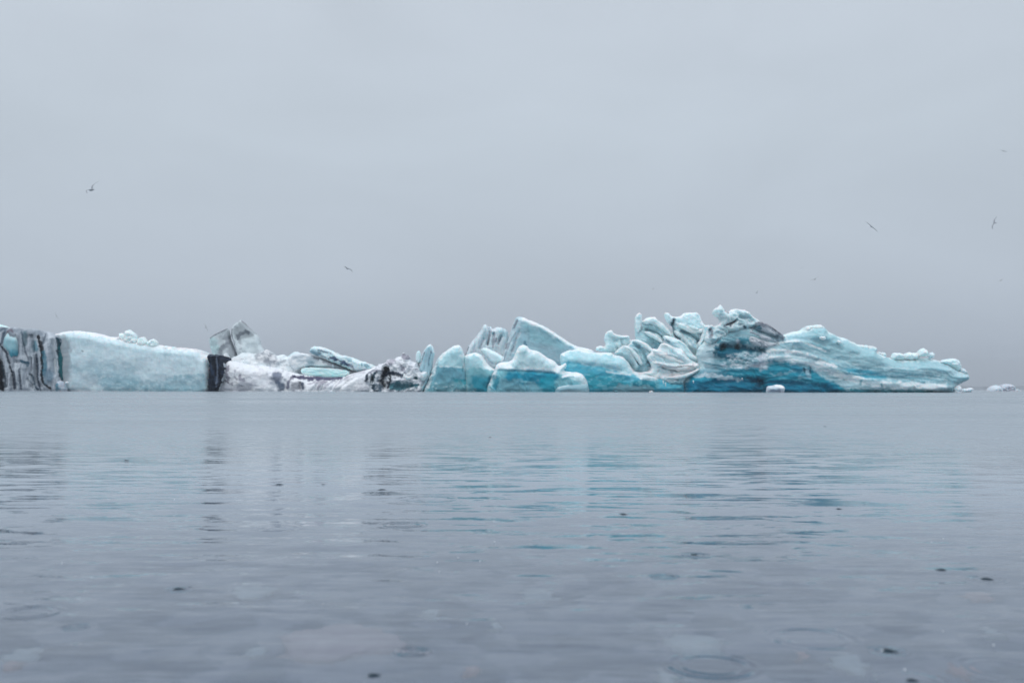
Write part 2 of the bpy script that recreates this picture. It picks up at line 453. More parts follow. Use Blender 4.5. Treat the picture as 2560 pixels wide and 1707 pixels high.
# ash-stained columns (crop L)
cols_o = [(-900, 190), (-600, 150), (-300, 200), (-60, 215), (40, 215), (90, 225), (130, 265), (190, 260), (240, 225), (320, 215), (400, 250),
          (430, 290), (520, 265), (640, 250), (740, 265), (830, 280), (880, 300), (960, 320), (1050, 345), (1110, 370), (1180, 365), (1290, 400),
          (1345, 480), (1330, 640), (1360, 900), (1370, 1200), (1370, 1700), (-900, 1700)]
chunk(A, 'stained_columns', 'L', cols_o, 150.0, 2.4, 9, 110, (146, 158, 170), amp=.4, asc=(9, 40), rough=.9, rsc=6, mat=DIRT,
      paint=[
    ('mottle', (168, 180, 190), .6, 60, 190, .15), ('mottle', (86, 100, 116), .5, 40, 160, .3),
    ('area', [(0, 215), (130, 265), (240, 225), (430, 280), (640, 250), (900, 300), (900, 390), (700, 420), (430, 400), (250, 300), (0, 380)], 60, (92, 106, 120), .75),
    ('area', [(440, 300), (540, 290), (530, 560), (470, 610), (440, 500)], 30, (62, 96, 108), .75),
    ('area', [(640, 450), (740, 470), (740, 700), (660, 690)], 40, (50, 110, 130), .7),
    ('line', [(745, 350), (760, 500), (800, 640), (830, 780), (820, 870), (835, 1000), (810, 1150), (850, 1300), (920, 1370), (1000, 1430)], 58, (14, 20, 28), 1, .5),
    ('line', [(780, 480), (830, 660), (830, 800)], 70, (16, 20, 28), .9, .4),
    ('line', [(860, 650), (880, 900), (880, 1250)], 80, (52, 106, 128), .75),
    ('line', [(900, 330), (860, 480), (840, 560)], 40, (44, 62, 76), .7),
    ('area', [(870, 1050), (1000, 1050), (1060, 1180), (1000, 1330), (880, 1320)], 60, (84, 120, 142), .75),
    ('line', [(960, 420), (1010, 700), (1060, 950), (1110, 1250)], 130, (158, 174, 186), .6),
    ('line', [(1130, 400), (1150, 600), (1160, 800), (1170, 960), (1190, 1150), (1240, 1260)], 70, (0, 42, 54), 1, .7),
    ('area', [(1150, 560), (1290, 480), (1300, 700), (1260, 900), (1290, 1100), (1290, 1260), (1190, 1240), (1150, 900)], 50, (0, 84, 98), .9),
    ('mottle', (30, 60, 76), .8, 24, 70, .0, [(1120, 380), (1330, 420), (1300, 760), (1150, 700)], 30),
    ('line', [(1325, 460), (1300, 640), (1270, 860), (1290, 1000)], 36, (52, 72, 92), .75),
    ('line', [(-20, 520), (60, 640), (130, 720), (160, 840), (190, 960), (240, 1100), (270, 1250), (290, 1450)], 46, (34, 44, 56), .95, .7),
    ('area', [(-40, 800), (30, 820), (60, 1000), (80, 1200), (90, 1460), (-60, 1470)], 50, (10, 16, 24), 1),
    ('line', [(20, 900), (90, 1150), (130, 1450)], 40, (30, 50, 64), .8),
    ('line', [(-300, 300), (-260, 900), (-320, 1400)], 90, (24, 32, 42), .9), ('line', [(-650, 300), (-600, 1400)], 70, (30, 40, 50), .9),
    ('line', [(0, 300), (60, 240), (110, 260), (60, 400), (20, 560)], 50, (58, 76, 92), .8),
    ('line', [(130, 330), (200, 250), (260, 330)], 40, (84, 70, 84), .7),
    ('line', [(420, 270), (440, 450), (480, 600), (500, 740)], 30, (58, 78, 92), .8),
    ('line', [(400, 870), (480, 905), (540, 910), (550, 960)], 56, (28, 68, 86), .95),
    ('line', [(500, 700), (540, 800), (560, 900)], 24, (90, 100, 114), .8),
    ('line', [(360, 1010), (390, 1150), (390, 1300), (420, 1460)], 40, (54, 66, 82), .85),
    ('line', [(260, 1050), (300, 1250), (300, 1460)], 34, (44, 56, 70), .9),
    ('line', [(560, 1130), (650, 1170), (660, 1260), (700, 1380), (760, 1460)], 44, (36, 60, 76), .9),
    ('line', [(700, 720), (740, 900), (740, 1060), (740, 1250), (780, 1400), (800, 1470)], 40, (40, 58, 76), .9),
    ('line', [(600, 800), (630, 950), (600, 1100)], 20, (92, 100, 118), .7),
    ('area', [(60, 400), (190, 300), (250, 330), (400, 380), (400, 560), (390, 780), (260, 850), (170, 760), (70, 620)], 30, (88, 100, 114), .5),
    ('line', [(1290, 1320), (1330, 1370), (1345, 1460)], 40, (20, 28, 42), .95), ],
    relief=[([(745, 350), (800, 640), (830, 780), (810, 1150), (850, 1300), (950, 1400)], 70, -0.84),
            ([(1140, 400), (1160, 800), (1200, 1200)], 90, -0.90), ([(60, 640), (160, 840), (240, 1100), (290, 1450)], 50, -0.60),
            ([(380, 1010), (390, 1450)], 40, -0.42), ([(300, 1050), (300, 1450)], 36, -0.42), ([(650, 1170), (760, 1460)], 40, -0.48),
            ([(740, 720), (740, 1250), (790, 1450)], 40, -0.54), ([(0, 820), (40, 1460)], 90, -0.78), ([(440, 300), (490, 700)], 40, -0.36),
            ([(420, 890), (550, 920)], 60, -0.54), ([(1000, 500), (1090, 1000), (1130, 1300)], 120, 0.36), ([(600, 750), (640, 1100)], 70, 0.36),
            ([(480, 980), (500, 1400)], 90, 0.36), ([(130, 900), (220, 1400)], 60, 0.30), ([(-300, 300), (-320, 1400)], 100, -0.72), ([(-650, 300), (-600, 1400)], 90, -0.72)])
chunk(A, 'ice_lump', 'L', [(58, 520), (90, 420), (140, 340), (200, 312), (250, 350), (330, 400), (395, 440), (400, 560), (395, 700), (380, 790), (290, 810), (250, 855),
      (200, 800), (160, 720), (80, 630)], 147.9, .9, 1.5, 130, (120, 166, 182), amp=.08, rough=.7, step=.9, label='smooth oval lump of blue ice set in the columns',
      paint=[('area', [(60, 280), (420, 380), (420, 520), (60, 450)], 120, (160, 194, 204), .8), ('area', [(130, 700), (420, 640), (420, 900), (130, 900)], 160, (50, 126, 148), .9)])
chunk(A, 'snow_cap', 'L', [(-500, 190), (-300, 150), (0, 165), (90, 190), (150, 230), (150, 330), (-500, 330)], 153.2, 1, 3, 60, (176, 214, 220), amp=.1)
chunk(A, 'ice_lump', 'L', [(1090, 1380), (1110, 1300), (1160, 1262), (1230, 1270), (1280, 1330), (1310, 1400), (1330, 1600), (1100, 1600)], 147.3, 1, 1, 80, (154, 166, 180), amp=.15, asc=(6, 9), rough=.7, step=.9,
      paint=[('area', [(1085, 1300), (1150, 1320), (1150, 1500), (1085, 1500)], 40, (60, 104, 124), .8)])
chunk(A, 'ice_lump', 'L', [(1275, 1300), (1310, 1275), (1352, 1285), (1355, 1325), (1300, 1335)], 147.0, .5, .6, 30, (186, 196, 206), amp=.06, rough=.4, step=.7)
# black band at the wall's end
chunk(A, 'ash_band', 'R1', [(1898, 466), (1960, 463), (2026, 468), (2038, 530), (2047, 600), (2040, 660), (2018, 720), (2000, 790), (1992, 900), (1916, 900), (1914, 700), (1930, 610), (1920, 530)],
      149.1, 1.0, 7, 24, INK, amp=.15, asc=(6, 20), rough=2.2, rsc=5, mat=DIRT, paint=[
      ('mottle', (52, 68, 92), .5, 20, 60, .3), ('line', [(1985, 475), (1998, 580), (1994, 660), (1985, 780)], 14, (96, 112, 136), .75, 1.0),
      ('line', [(1905, 470), (1960, 470), (2020, 474)], 14, (70, 84, 100), .6)],
      relief=[([(1988, 470), (1998, 600), (1985, 790)], 30, -.5)], label='black volcanic ash band at the end of the wall')
chunk(A, 'ice_edge', 'R1', [(2022, 470), (2050, 500), (2068, 600), (2060, 680), (2030, 760), (1990, 900), (1980, 800), (2020, 700), (2040, 600), (2028, 520)], 150.3, .8, 4, 30, (152, 164, 174), amp=.1, rough=.8, mat=DIRT)

# === 2: low dirty iceberg with the twin leaning slabs and the ice bridge
B = empty('iceberg', at_y(780, 979.4, 155))
tag(B, 'low ash-smudged white iceberg with two tall leaning slabs and a streaked ice bridge', 'iceberg')
chunk(B, 'leaning_slab', 'R2', [(158, 318), (200, 285), (262, 254), (330, 222), (346, 246), (362, 330), (386, 385), (412, 460), (425, 560), (300, 580), (210, 500), (185, 440), (170, 385)],
      157.5, .7, 1.2, 20, (164, 177, 184), amp=.22, asc=(14, 14), rough=.7, mat=DIRT, sharp=True, lean=-.02, paint=[
      ('area', [(160, 320), (215, 300), (250, 380), (235, 500), (170, 430)], 40, (146, 180, 186), .8),
      ('line', [(160, 312), (200, 285), (262, 254), (332, 222)], 18, (74, 82, 94), .85),
      ('line', [(390, 300), (330, 350), (280, 400), (262, 480)], 40, (98, 108, 120), .75, .9), ('line', [(300, 250), (340, 330), (380, 420)], 60, (126, 136, 146), .5, 1),
      ('mottle', (110, 120, 132), .4, 70, 50, .2), ('area', [(300, 400), (420, 400), (430, 500), (300, 500)], 50, (122, 132, 142), .6)],
      label='shorter slab, dark along its sloping top edge')
chunk(B, 'leaning_slab', 'R2', [(366, 214), (400, 180), (452, 148), (482, 172), (530, 220), (582, 262), (612, 302), (632, 360), (662, 432), (710, 480), (710, 580), (420, 580), (408, 430), (386, 360), (362, 290)],
      157.0, .9, 1.6, 24, (182, 196, 203), amp=.2, asc=(18, 14), rough=.7, mat=DIRT, sharp=True, paint=[
      ('area', [(366, 214), (452, 148), (582, 262), (540, 300), (460, 340), (400, 330)], 40, (128, 140, 148), .8),
      ('line', [(400, 310), (480, 262), (520, 250)], 40, (78, 88, 100), .85, 1), ('line', [(452, 150), (482, 172), (582, 262)], 12, (110, 112, 122), .8),
      ('line', [(364, 214), (364, 300), (390, 380), (412, 460), (416, 540)], 12, (70, 80, 94), .9), ('mottle', (120, 132, 142), .5, 60, 50, .2),
      ('area', [(480, 300), (600, 290), (650, 420), (480, 430)], 60, (184, 202, 208), .6)], label='taller slab with a pointed top')
chunk(B, 'snow_shoulder', 'R2', [(282, 560), (284, 480), (310, 446), (336, 470), (350, 505), (420, 470), (470, 440), (560, 452), (620, 450), (668, 424), (690, 416), (740, 448), (772, 478), (858, 460), (866, 490),
      (890, 470), (930, 440), (970, 432), (1020, 470), (1000, 520), (970, 560), (1000, 640), (1000, 700), (282, 700)], 156.0, 1.6, 5, 60, (192, 206, 213), amp=.4, asc=(16, 12), rough=1.2, mat=DIRT,
      scal=.2, ssc=(20, 14), paint=[('area', [(570, 460), (690, 440), (760, 500), (720, 550), (600, 550)], 60, (118, 124, 136), .7, 1.2),
      ('mottle', (120, 126, 140), .5, 50, 40, .25, [(560, 430), (1000, 440), (1000, 640), (560, 640)], 40), ('line', [(690, 460), (740, 500)], 24, (86, 88, 104), .7, 1.2),
      ('mottle', (206, 218, 225), .6, 50, 30, .1), ('area', [(880, 450), (980, 430), (1010, 470), (900, 490)], 30, (160, 196, 204), .7)])
chunk(B, 'snow_base', 'R2', [(215, 900), (222, 780), (262, 730), (285, 690), (280, 620), (300, 560), (330, 520), (400, 525), (500, 552), (600, 566), (700, 570), (800, 592), (900, 622), (1000, 645), (1100, 662), (1250, 674),
      (1390, 672), (1440, 645), (1550, 618), (1650, 590), (1730, 555), (1760, 700), (1700, 900)], 153.0, 2.6, 6, 90, (198, 206, 214), amp=.35, asc=(26, 18), rough=1.0, mat=DIRT, paint=[
      ('mottle', (214, 222, 229), .6, 80, 50, .0), ('mottle', (146, 148, 164), .3, 50, 50, .35),
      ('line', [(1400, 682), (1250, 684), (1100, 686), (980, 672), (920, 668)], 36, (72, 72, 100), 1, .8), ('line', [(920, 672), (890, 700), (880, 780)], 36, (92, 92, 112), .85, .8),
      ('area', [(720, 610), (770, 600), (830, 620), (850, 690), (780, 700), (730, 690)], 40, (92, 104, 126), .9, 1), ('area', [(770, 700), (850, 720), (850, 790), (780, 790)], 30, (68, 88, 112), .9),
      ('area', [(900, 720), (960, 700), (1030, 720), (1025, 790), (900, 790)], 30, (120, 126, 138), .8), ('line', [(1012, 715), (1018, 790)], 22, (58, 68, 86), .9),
      ('line', [(880, 690), (890, 790)], 20, (90, 98, 118), .8), ('line', [(340, 575), (310, 620), (330, 690), (370, 740)], 30, (112, 112, 130), .8, 1),
      ('line', [(400, 600), (380, 660), (420, 700)], 18, (120, 120, 138), .6, 1), ('line', [(450, 640), (440, 690), (480, 700)], 24, (104, 104, 126), .75, 1), ('line', [(290, 690), (350, 735)], 14, (82, 80, 100), .8),
      ('area', [(232, 740), (320, 740), (420, 760), (500, 800), (230, 810)], 40, (176, 182, 194), .7), ('area', [(440, 700), (560, 740), (560, 800), (420, 790)], 40, (136, 142, 158), .6, 1),
      ('line', [(1200, 790), (1240, 740), (1320, 690)], 22, (134, 138, 154), .8), ('line', [(1150, 790), (1170, 740), (1230, 710)], 24, (118, 118, 136), .8),
      ('line', [(1290, 790), (1350, 720), (1450, 660)], 16, (152, 156, 170), .7), ('line', [(1380, 700), (1500, 640), (1620, 610)], 40, (158, 160, 172), .6, 1),
      ('line', [(1050, 740), (1150, 716), (1260, 704)], 20, (140, 138, 154), .7), ('line', [(1500, 780), (1620, 770), (1700, 780)], 24, (140, 146, 160), .6)],
      relief=[([(1150, 800), (1170, 740), (1230, 710)], 26, -.5), ([(1200, 800), (1240, 740), (1330, 690)], 26, -.5), ([(1290, 800), (1350, 720), (1470, 655)], 24, -.45), ([(1360, 800), (1420, 740), (1560, 650)], 26, -.4),
              ([(1400, 684), (1100, 688), (920, 670)], 36, -.6), ([(820, 600), (800, 800)], 60, -.6), ([(885, 680), (890, 800)], 24, -.5), ([(1022, 700), (1020, 800)], 24, -.6)])
chunk(B, 'blue_ice_pool', 'R2', [(992, 600), (1010, 586), (1100, 580), (1180, 584), (1250, 590), (1330, 598), (1420, 610), (1445, 628), (1425, 650), (1400, 668), (1340, 674), (1250, 672), (1180, 668), (1100, 660), (1040, 650), (1000, 636)], 152.8, .12, 1.5, 6, (174, 222, 234),
      amp=.1, asc=(12, 4), rough=.8, rsc=5, lean=.12, step=.9, paint=[('area', [(1060, 640), (1430, 645), (1430, 690), (1060, 690)], 30, (146, 212, 228), .8), ('line', [(1000, 590), (1200, 588), (1420, 612)], 12, (196, 228, 236), .6),
      ('mottle', (150, 214, 230), .5, 60, 16, .1)], label='bright turquoise strip of ice seen under the bridge')
chunk(B, 'ice_bridge', 'R2', [(890, 540), (888, 500), (912, 470), (950, 452), (1030, 450), (1090, 466), (1160, 486), (1240, 514), (1320, 545), (1400, 575), (1450, 602), (1500, 615), (1560, 610), (1500, 650), (1440, 650),
      (1438, 622), (1380, 596), (1250, 586), (1100, 580), (1020, 588), (985, 620), (940, 620)], 155.6, 1.4, 2.5, 24, (176, 190, 200), amp=.25, asc=(14, 9), rough=1.0, mat=DIRT, paint=[
      ('mottle', (204, 216, 223), .7, 50, 24, -.1), ('area', [(1060, 490), (1140, 500), (1150, 575), (1050, 575)], 40, (122, 152, 168), .75), ('line', [(1180, 520), (1300, 560), (1440, 605), (1490, 622)], 24, (130, 130, 142), .75, .9),
      ('line', [(1100, 490), (1180, 515)], 14, (110, 112, 124), .7)])
chunk(B, 'ice_bridge', 'R2', [(1072, 432), (1085, 410), (1115, 388), (1140, 384), (1190, 394), (1280, 420), (1350, 462), (1450, 480), (1540, 520), (1600, 535), (1670, 560), (1720, 585), (1650, 612), (1560, 625), (1480, 620),
      (1420, 590), (1330, 552), (1240, 514), (1160, 480), (1100, 462)], 154.8, 1.5, 2.5, 30, (168, 194, 203), amp=.3, asc=(12, 9), rough=1.3, rsc=6, paint=[
      ('mottle', (198, 214, 221), .6, 40, 20, .0), ('area', [(1076, 425), (1130, 425), (1190, 450), (1180, 476), (1100, 460)], 20, (84, 124, 144), .85),
      ('line', [(1150, 415), (1220, 440), (1290, 450)], 16, (88, 108, 128), .8, 1), ('line', [(1258, 484), (1320, 500), (1380, 535), (1440, 570)], 36, (46, 66, 92), 1, .9),
      ('line', [(1440, 560), (1500, 600)], 26, (90, 100, 122), .8, 1.2), ('line', [(1410, 490), (1480, 530)], 24, (104, 142, 156), .7, 1), ('line', [(1560, 545), (1640, 575)], 34, (72, 118, 136), .85, .9),
      ('line', [(1180, 470), (1240, 495)], 20, (128, 134, 146), .7)], white_top=((190, 217, 224), 4, .8))

# === 3: jagged dark-smudged lump and its thin spire
Cc = empty('iceberg', at_y(985, 979.4, 151))
tag(Cc, 'small jagged iceberg smeared with black ash, a thin blue spire at its end', 'iceberg')
chunk(Cc, 'ragged_mound', 'M', [(1100, 700), (1160, 600), (1270, 540), (1330, 470), (1430, 450), (1490, 390), (1530, 370), (1600, 380), (1650, 350), (1730, 320), (1745, 275), (1775, 270), (1795, 320), (1825, 300),
      (1860, 330), (1880, 400), (1950, 430), (1985, 380), (2010, 480), (2060, 540), (2150, 600), (2150, 700), (2100, 860), (2100, 1050), (1190, 1050), (1190, 800), (1110, 760)], 151.5, 2.4, 5, 90, (188, 196, 206),
      amp=.5, asc=(9, 9), rough=1.6, rsc=6, scal=.35, ssc=(13, 10), mat=DIRT, paint=[
      ('mottle', (202, 211, 220), .6, 60, 50, .0), ('area', [(1430, 470), (1500, 370), (1560, 370), (1640, 380), (1560, 470)], 40, (134, 134, 150), .75, 1),
      ('area', [(1730, 270), (1790, 270), (1860, 300), (1860, 380), (1740, 390)], 30, (112, 112, 130), .85, 1), ('line', [(1700, 440), (1740, 520), (1780, 600)], 40, (116, 116, 136), .6, 1),
      ('line', [(1130, 640), (1170, 600), (1260, 560), (1350, 560), (1440, 570)], 50, (84, 88, 112), .8, 1), ('line', [(1160, 640), (1140, 700), (1170, 740)], 50, (34, 50, 66), .95, .9),
      ('area', [(1440, 500), (1530, 510), (1550, 610), (1450, 610)], 30, (10, 18, 30), 1, .8), ('line', [(1500, 580), (1440, 650), (1420, 740), (1460, 860)], 110, (12, 22, 36), 1, 1),
      ('line', [(1540, 600), (1540, 700), (1500, 860)], 60, (16, 28, 42), .95, 1), ('line', [(1470, 660), (1480, 740)], 34, (150, 164, 178), .75, .8),
      ('line', [(1290, 590), (1260, 680), (1250, 780), (1260, 860)], 52, (14, 56, 74), .95, .8), ('line', [(1345, 640), (1330, 760)], 34, (90, 108, 128), .8), ('area', [(1220, 810), (1440, 780), (1440, 900), (1220, 900)], 40, (34, 68, 88), .8, 1.3),
      ('line', [(1560, 590), (1660, 610), (1740, 640)], 56, (46, 66, 88), .85, 1), ('area', [(1540, 790), (1700, 760), (1880, 760), (2010, 790), (1900, 880), (1540, 890)], 50, (34, 100, 122), .9, 1.1),
      ('line', [(1860, 830), (1940, 800), (2010, 790)], 40, (14, 76, 98), .9), ('area', [(1920, 670), (1990, 670), (1990, 710), (1930, 705)], 14, (32, 94, 114), 1),
      ('line', [(1950, 540), (1990, 545)], 24, (116, 116, 134), .8), ('line', [(1600, 680), (1640, 690)], 20, (140, 138, 150), .7)],
      relief=[([(1500, 520), (1440, 700), (1480, 870)], 90, -1.2), ([(1280, 590), (1250, 860)], 50, -1.0), ([(1560, 600), (1740, 650)], 50, -.9), ([(1920, 690), (2000, 690)], 40, -.8), ([(1560, 830), (2000, 820)], 70, -.6), ([(1600, 720), (1900, 720)], 60, .6)])
chunk(Cc, 'ice_lump', 'M', [(1745, 650), (1755, 610), (1780, 592), (1800, 640), (1850, 655), (1895, 650), (1905, 690), (1850, 720), (1760, 700)], 149.3, .8, .8, 26, (198, 210, 218), amp=.1, rough=.6, step=.8)
chunk(Cc, 'ice_lump', 'M', [(2020, 620), (2060, 580), (2130, 575), (2150, 620), (2140, 690), (2080, 740), (2030, 700)], 149.0, .9, 1, 50, (188, 202, 211), amp=.12, rough=.6, step=.8)
chunk(Cc, 'ice_lump', 'M', [(1950, 400), (1960, 280), (1990, 240), (2020, 240), (2040, 300), (2060, 420), (2000, 460)], 151.3, .8, 1, 36, (176, 202, 210), amp=.1, rough=.6, step=.8)
chunk(Cc, 'ice_spire', 'M', [(2010, 520), (2040, 380), (2090, 220), (2140, 165), (2190, 132), (2220, 150), (2250, 210), (2270, 290), (2240, 380), (2230, 480), (2225, 600), (2200, 720), (2150, 800), (2090, 900), (2060, 1050), (1880, 1050), (1900, 880), (2010, 850), (2080, 740), (2100, 640), (2020, 580)],
      150.6, 1.2, 3, 50, (138, 176, 190), amp=.2, asc=(6, 20), rough=.8, step=.9, white_top=((200, 216, 224), 5, .8), paint=[
      ('line', [(2110, 235), (2060, 380), (2020, 510)], 20, (84, 92, 112), .85), ('line', [(2205, 260), (2170, 400), (2160, 500)], 22, (82, 118, 140), .8), ('line', [(2200, 255), (2215, 275)], 26, (72, 96, 120), .8),
      ('line', [(2240, 500), (2210, 650), (2130, 760)], 30, (110, 128, 144), .7), ('area', [(1880, 860), (2080, 840), (2080, 900), (1880, 900)], 30, (180, 196, 204), .8)])

# === 4: blue-green domes in the middle
Dd = empty('iceberg', at_y(1260, 979.6, 148))
tag(Dd, 'rounded domes of blue-green ice, white above and deep turquoise along the waterline', 'iceberg')
chunk(Dd, 'ice_dome', 'R3', [(200, 900), (225, 780), (270, 680), (300, 590), (335, 520), (378, 462), (430, 425), (490, 385), (545, 371), (572, 400), (590, 470), (605, 520), (640, 640), (720, 900)], 149.6, 1.6, 5, 90, (140, 184, 195),
      amp=.2, asc=(30, 22), rough=.8, ridge=(.14, 100, 40, 18), scal=.2, ssc=(34, 24), white_top=((196, 216, 223), 13, .85), paint=[
      ('area', [(250, 575), (400, 570), (600, 590), (760, 620), (760, 900), (200, 900)], 18, (80, 146, 168), .95, .5), ('area', [(440, 650), (560, 690), (720, 700), (720, 900), (600, 900), (560, 760), (460, 700)], 40, (30, 136, 160), .8),
      ('area', [(220, 760), (350, 690), (520, 720), (690, 760), (690, 900), (200, 900)], 40, (86, 142, 158), .8, 1.2), ('mottle', (160, 190, 198), .7, 26, 16, .35, [(200, 710), (700, 730), (700, 820), (200, 820)], 20),
      ('line', [(300, 480), (330, 490), (325, 570)], 30, (104, 122, 132), .75, 1), ('line', [(300, 590), (270, 700), (240, 730)], 26, (88, 120, 128), .7), ('line', [(580, 560), (575, 630)], 16, (50, 104, 122), .7),
      ('line', [(340, 575), (460, 572), (590, 585)], 12, (190, 206, 212), .6, 1)])
chunk(Dd, 'ice_dome', 'R3', [(590, 490), (620, 460), (680, 444), (740, 456), (785, 520), (820, 568), (900, 610), (900, 900), (580, 900), (600, 640)], 148.8, 1.5, 4, 80, (146, 188, 198), amp=.2, asc=(26, 22), rough=.8,
      scal=.2, ssc=(30, 24), white_top=((200, 218, 225), 12, .85), paint=[
      ('area', [(570, 585), (700, 582), (820, 600), (940, 620), (940, 900), (570, 900)], 20, (92, 158, 174), .9, .5), ('area', [(640, 690), (800, 660), (940, 720), (900, 800), (780, 900), (640, 900)], 50, (8, 120, 150), .9),
      ('line', [(830, 650), (815, 720), (790, 780)], 24, (14, 84, 108), .8), ('area', [(560, 750), (690, 750), (690, 900), (560, 900)], 24, (96, 146, 160), .7, 1)])
chunk(Dd, 'ice_dome', 'R3', [(800, 900), (790, 800), (830, 680), (870, 600), (890, 550), (940, 533), (1005, 530), (1045, 495), (1070, 420), (1095, 388), (1128, 371), (1168, 385), (1198, 420), (1262, 430), (1312, 462), (1368, 502), (1420, 522),
      (1460, 570), (1485, 560), (1515, 540), (1532, 550), (1528, 585), (1500, 612), (1560, 622), (1640, 628), (1680, 645), (1710, 700), (1732, 760), (1745, 900)], 147.6, 1.8, 5, 80, (158, 192, 201),
      amp=.22, asc=(34, 24), rough=.8, ridge=(.14, 70, 40, 18), scal=.25, ssc=(36, 26), white_top=((204, 219, 226), 12, .8), paint=[
      ('area', [(870, 540), (1000, 540), (1060, 590), (1300, 580), (1480, 600), (1500, 640), (1200, 612), (880, 606)], 24, (196, 210, 218), .8),
      ('area', [(800, 602), (1000, 602), (1250, 614), (1460, 636), (1600, 700), (1700, 760), (1740, 900), (780, 900)], 10, (96, 166, 184), .97, .3),
      ('area', [(1020, 614), (1250, 622), (1450, 645), (1430, 700), (1300, 760), (1080, 740), (960, 690)], 50, (0, 124, 160), .95), ('area', [(1250, 700), (1440, 660), (1440, 900), (1300, 900)], 40, (20, 134, 164), .85),
      ('area', [(820, 740), (960, 705), (1240, 712), (1300, 760), (1310, 900), (820, 900)], 34, (94, 152, 172), .85, 1), ('line', [(1080, 715), (1240, 715)], 14, (120, 176, 192), .7), ('line', [(830, 650), (900, 700), (860, 780)], 40, (10, 112, 142), .8),
      ('line', [(1480, 670), (1560, 652), (1640, 668), (1670, 700)], 26, (194, 208, 216), .85), ('area', [(1420, 700), (1660, 690), (1660, 735), (1440, 760)], 26, (112, 170, 186), .7),
      ('line', [(1520, 630), (1630, 632), (1690, 665)], 22, (170, 198, 208), .8)],
      relief=[([(820, 606), (1250, 622), (1460, 642)], 24, -.35), ([(1050, 520), (1060, 590), (960, 600)], 30, .3), ([(1480, 680), (1560, 655), (1660, 672)], 26, .4)])
chunk(Dd, 'glassy_shelf', 'R3', [(1425, 790), (1450, 762), (1500, 748), (1560, 742), (1640, 742), (1722, 738), (1735, 770), (1748, 900), (1410, 900)], 144.6, .9, 1.5, 40, (112, 150, 164), amp=.12, rough=.7, step=.9,
      paint=[('line', [(1440, 775), (1500, 752), (1560, 746)], 14, (160, 186, 194), .8)], label='grey glassy shelf low at the waterline')
chunk(Dd, 'tilted_block', 'R3', [(745, 420), (762, 404), (800, 402), (880, 440), (958, 488), (950, 515), (930, 535), (872, 552), (820, 535), (800, 500), (768, 455)], 150.2, 1.4, 2, 30, (184, 206, 214), amp=.12, rough=.6, step=.9, sharp=True,
      paint=[('area', [(800, 480), (940, 500), (900, 560), (820, 550)], 30, (160, 190, 200), .6), ('line', [(830, 545), (880, 565)], 16, (40, 60, 76), .8)])

# === 5: tall sharp fins behind the domes
E = empty('iceberg', at_y(1300, 978.9, 163))
tag(E, 'tall pointed iceberg behind the domes, a long slope falling from its grooved peak', 'iceberg')
chunk(E, 'grooved_fin', 'R3', [(585, 480), (612, 430), (632, 382), (660, 350), (700, 290), (742, 240), (765, 200), (785, 181), (802, 196), (815, 215), (838, 206), (856, 228), (868, 220), (890, 214), (945, 220), (992, 240), (1000, 330), (990, 620), (600, 620)],
      163, 1.8, 2.5, 40, (176, 194, 203), amp=.3, asc=(6, 26), rough=1.0, paint=[
      ('line', [(632, 385), (612, 430), (596, 470)], 16, (70, 72, 88), .9), ('area', [(750, 260), (790, 240), (800, 300), (750, 310)], 30, (132, 170, 182), .8), ('line', [(815, 215), (830, 270), (800, 400)], 18, (112, 128, 144), .8),
      ('line', [(860, 240), (870, 330), (850, 420)], 14, (120, 122, 140), .75, .9), ('line', [(885, 310), (880, 350)], 16, (92, 92, 112), .85), ('line', [(945, 280), (905, 360)], 16, (82, 116, 140), .85),
      ('line', [(900, 240), (925, 260), (900, 340)], 26, (150, 184, 194), .7), ('area', [(920, 225), (990, 245), (960, 300), (930, 280)], 30, (132, 176, 186), .8), ('line', [(690, 330), (660, 420)], 26, (160, 178, 190), .6),
      ('mottle', (150, 168, 182), .5, 20, 90, .2)], relief=[([(815, 215), (830, 270), (800, 400)], 24, -.7), ([(860, 235), (850, 420)], 22, -.6), ([(945, 270), (890, 400)], 22, -.6), ([(790, 300), (720, 440)], 22, -.4)])
chunk(E, 'sloping_fin', 'R3', [(900, 620), (930, 500), (960, 400), (1000, 300), (1030, 210), (1050, 150), (1072, 118), (1130, 117), (1200, 150), (1320, 200), (1420, 260), (1520, 330), (1620, 388), (1700, 400), (1790, 430), (1830, 480), (1830, 660), (900, 660)],
      162, 2.0, 3, 40, (136, 176, 190), amp=.2, asc=(30, 20), rough=.8, scal=.15, ssc=(40, 26), paint=[
      ('line', [(1125, 125), (1210, 170), (1330, 225), (1430, 290), (1530, 350), (1650, 402), (1780, 440)], 56, (200, 216, 224), .92, .4),
      ('area', [(1060, 120), (1120, 130), (1110, 260), (1060, 420), (980, 600), (880, 620), (950, 400), (1030, 200)], 30, (170, 190, 200), .8),
      ('line', [(1082, 140), (1060, 190), (1040, 225)], 22, (82, 92, 110), .85), ('line', [(1075, 240), (1010, 350), (970, 460), (950, 530)], 14, (112, 128, 144), .7), ('line', [(1000, 340), (960, 430)], 14, (104, 116, 134), .7),
      ('line', [(1060, 360), (1000, 500)], 14, (120, 140, 156), .6), ('line', [(1150, 350), (1160, 380)], 30, (64, 120, 148), .8), ('area', [(1150, 180), (1250, 210), (1400, 300), (1500, 380), (1440, 420), (1250, 330), (1160, 300)], 60, (126, 174, 190), .8),
      ('area', [(1250, 340), (1420, 400), (1560, 420), (1480, 560), (1330, 520)], 60, (132, 164, 178), .7), ('line', [(1170, 180), (1190, 300), (1170, 360)], 16, (110, 152, 170), .5)],
      relief=[([(1125, 120), (1330, 225), (1530, 350), (1780, 440)], 50, .5), ([(1060, 190), (960, 480)], 30, -.4), ([(1110, 200), (1010, 500)], 30, -.4)])
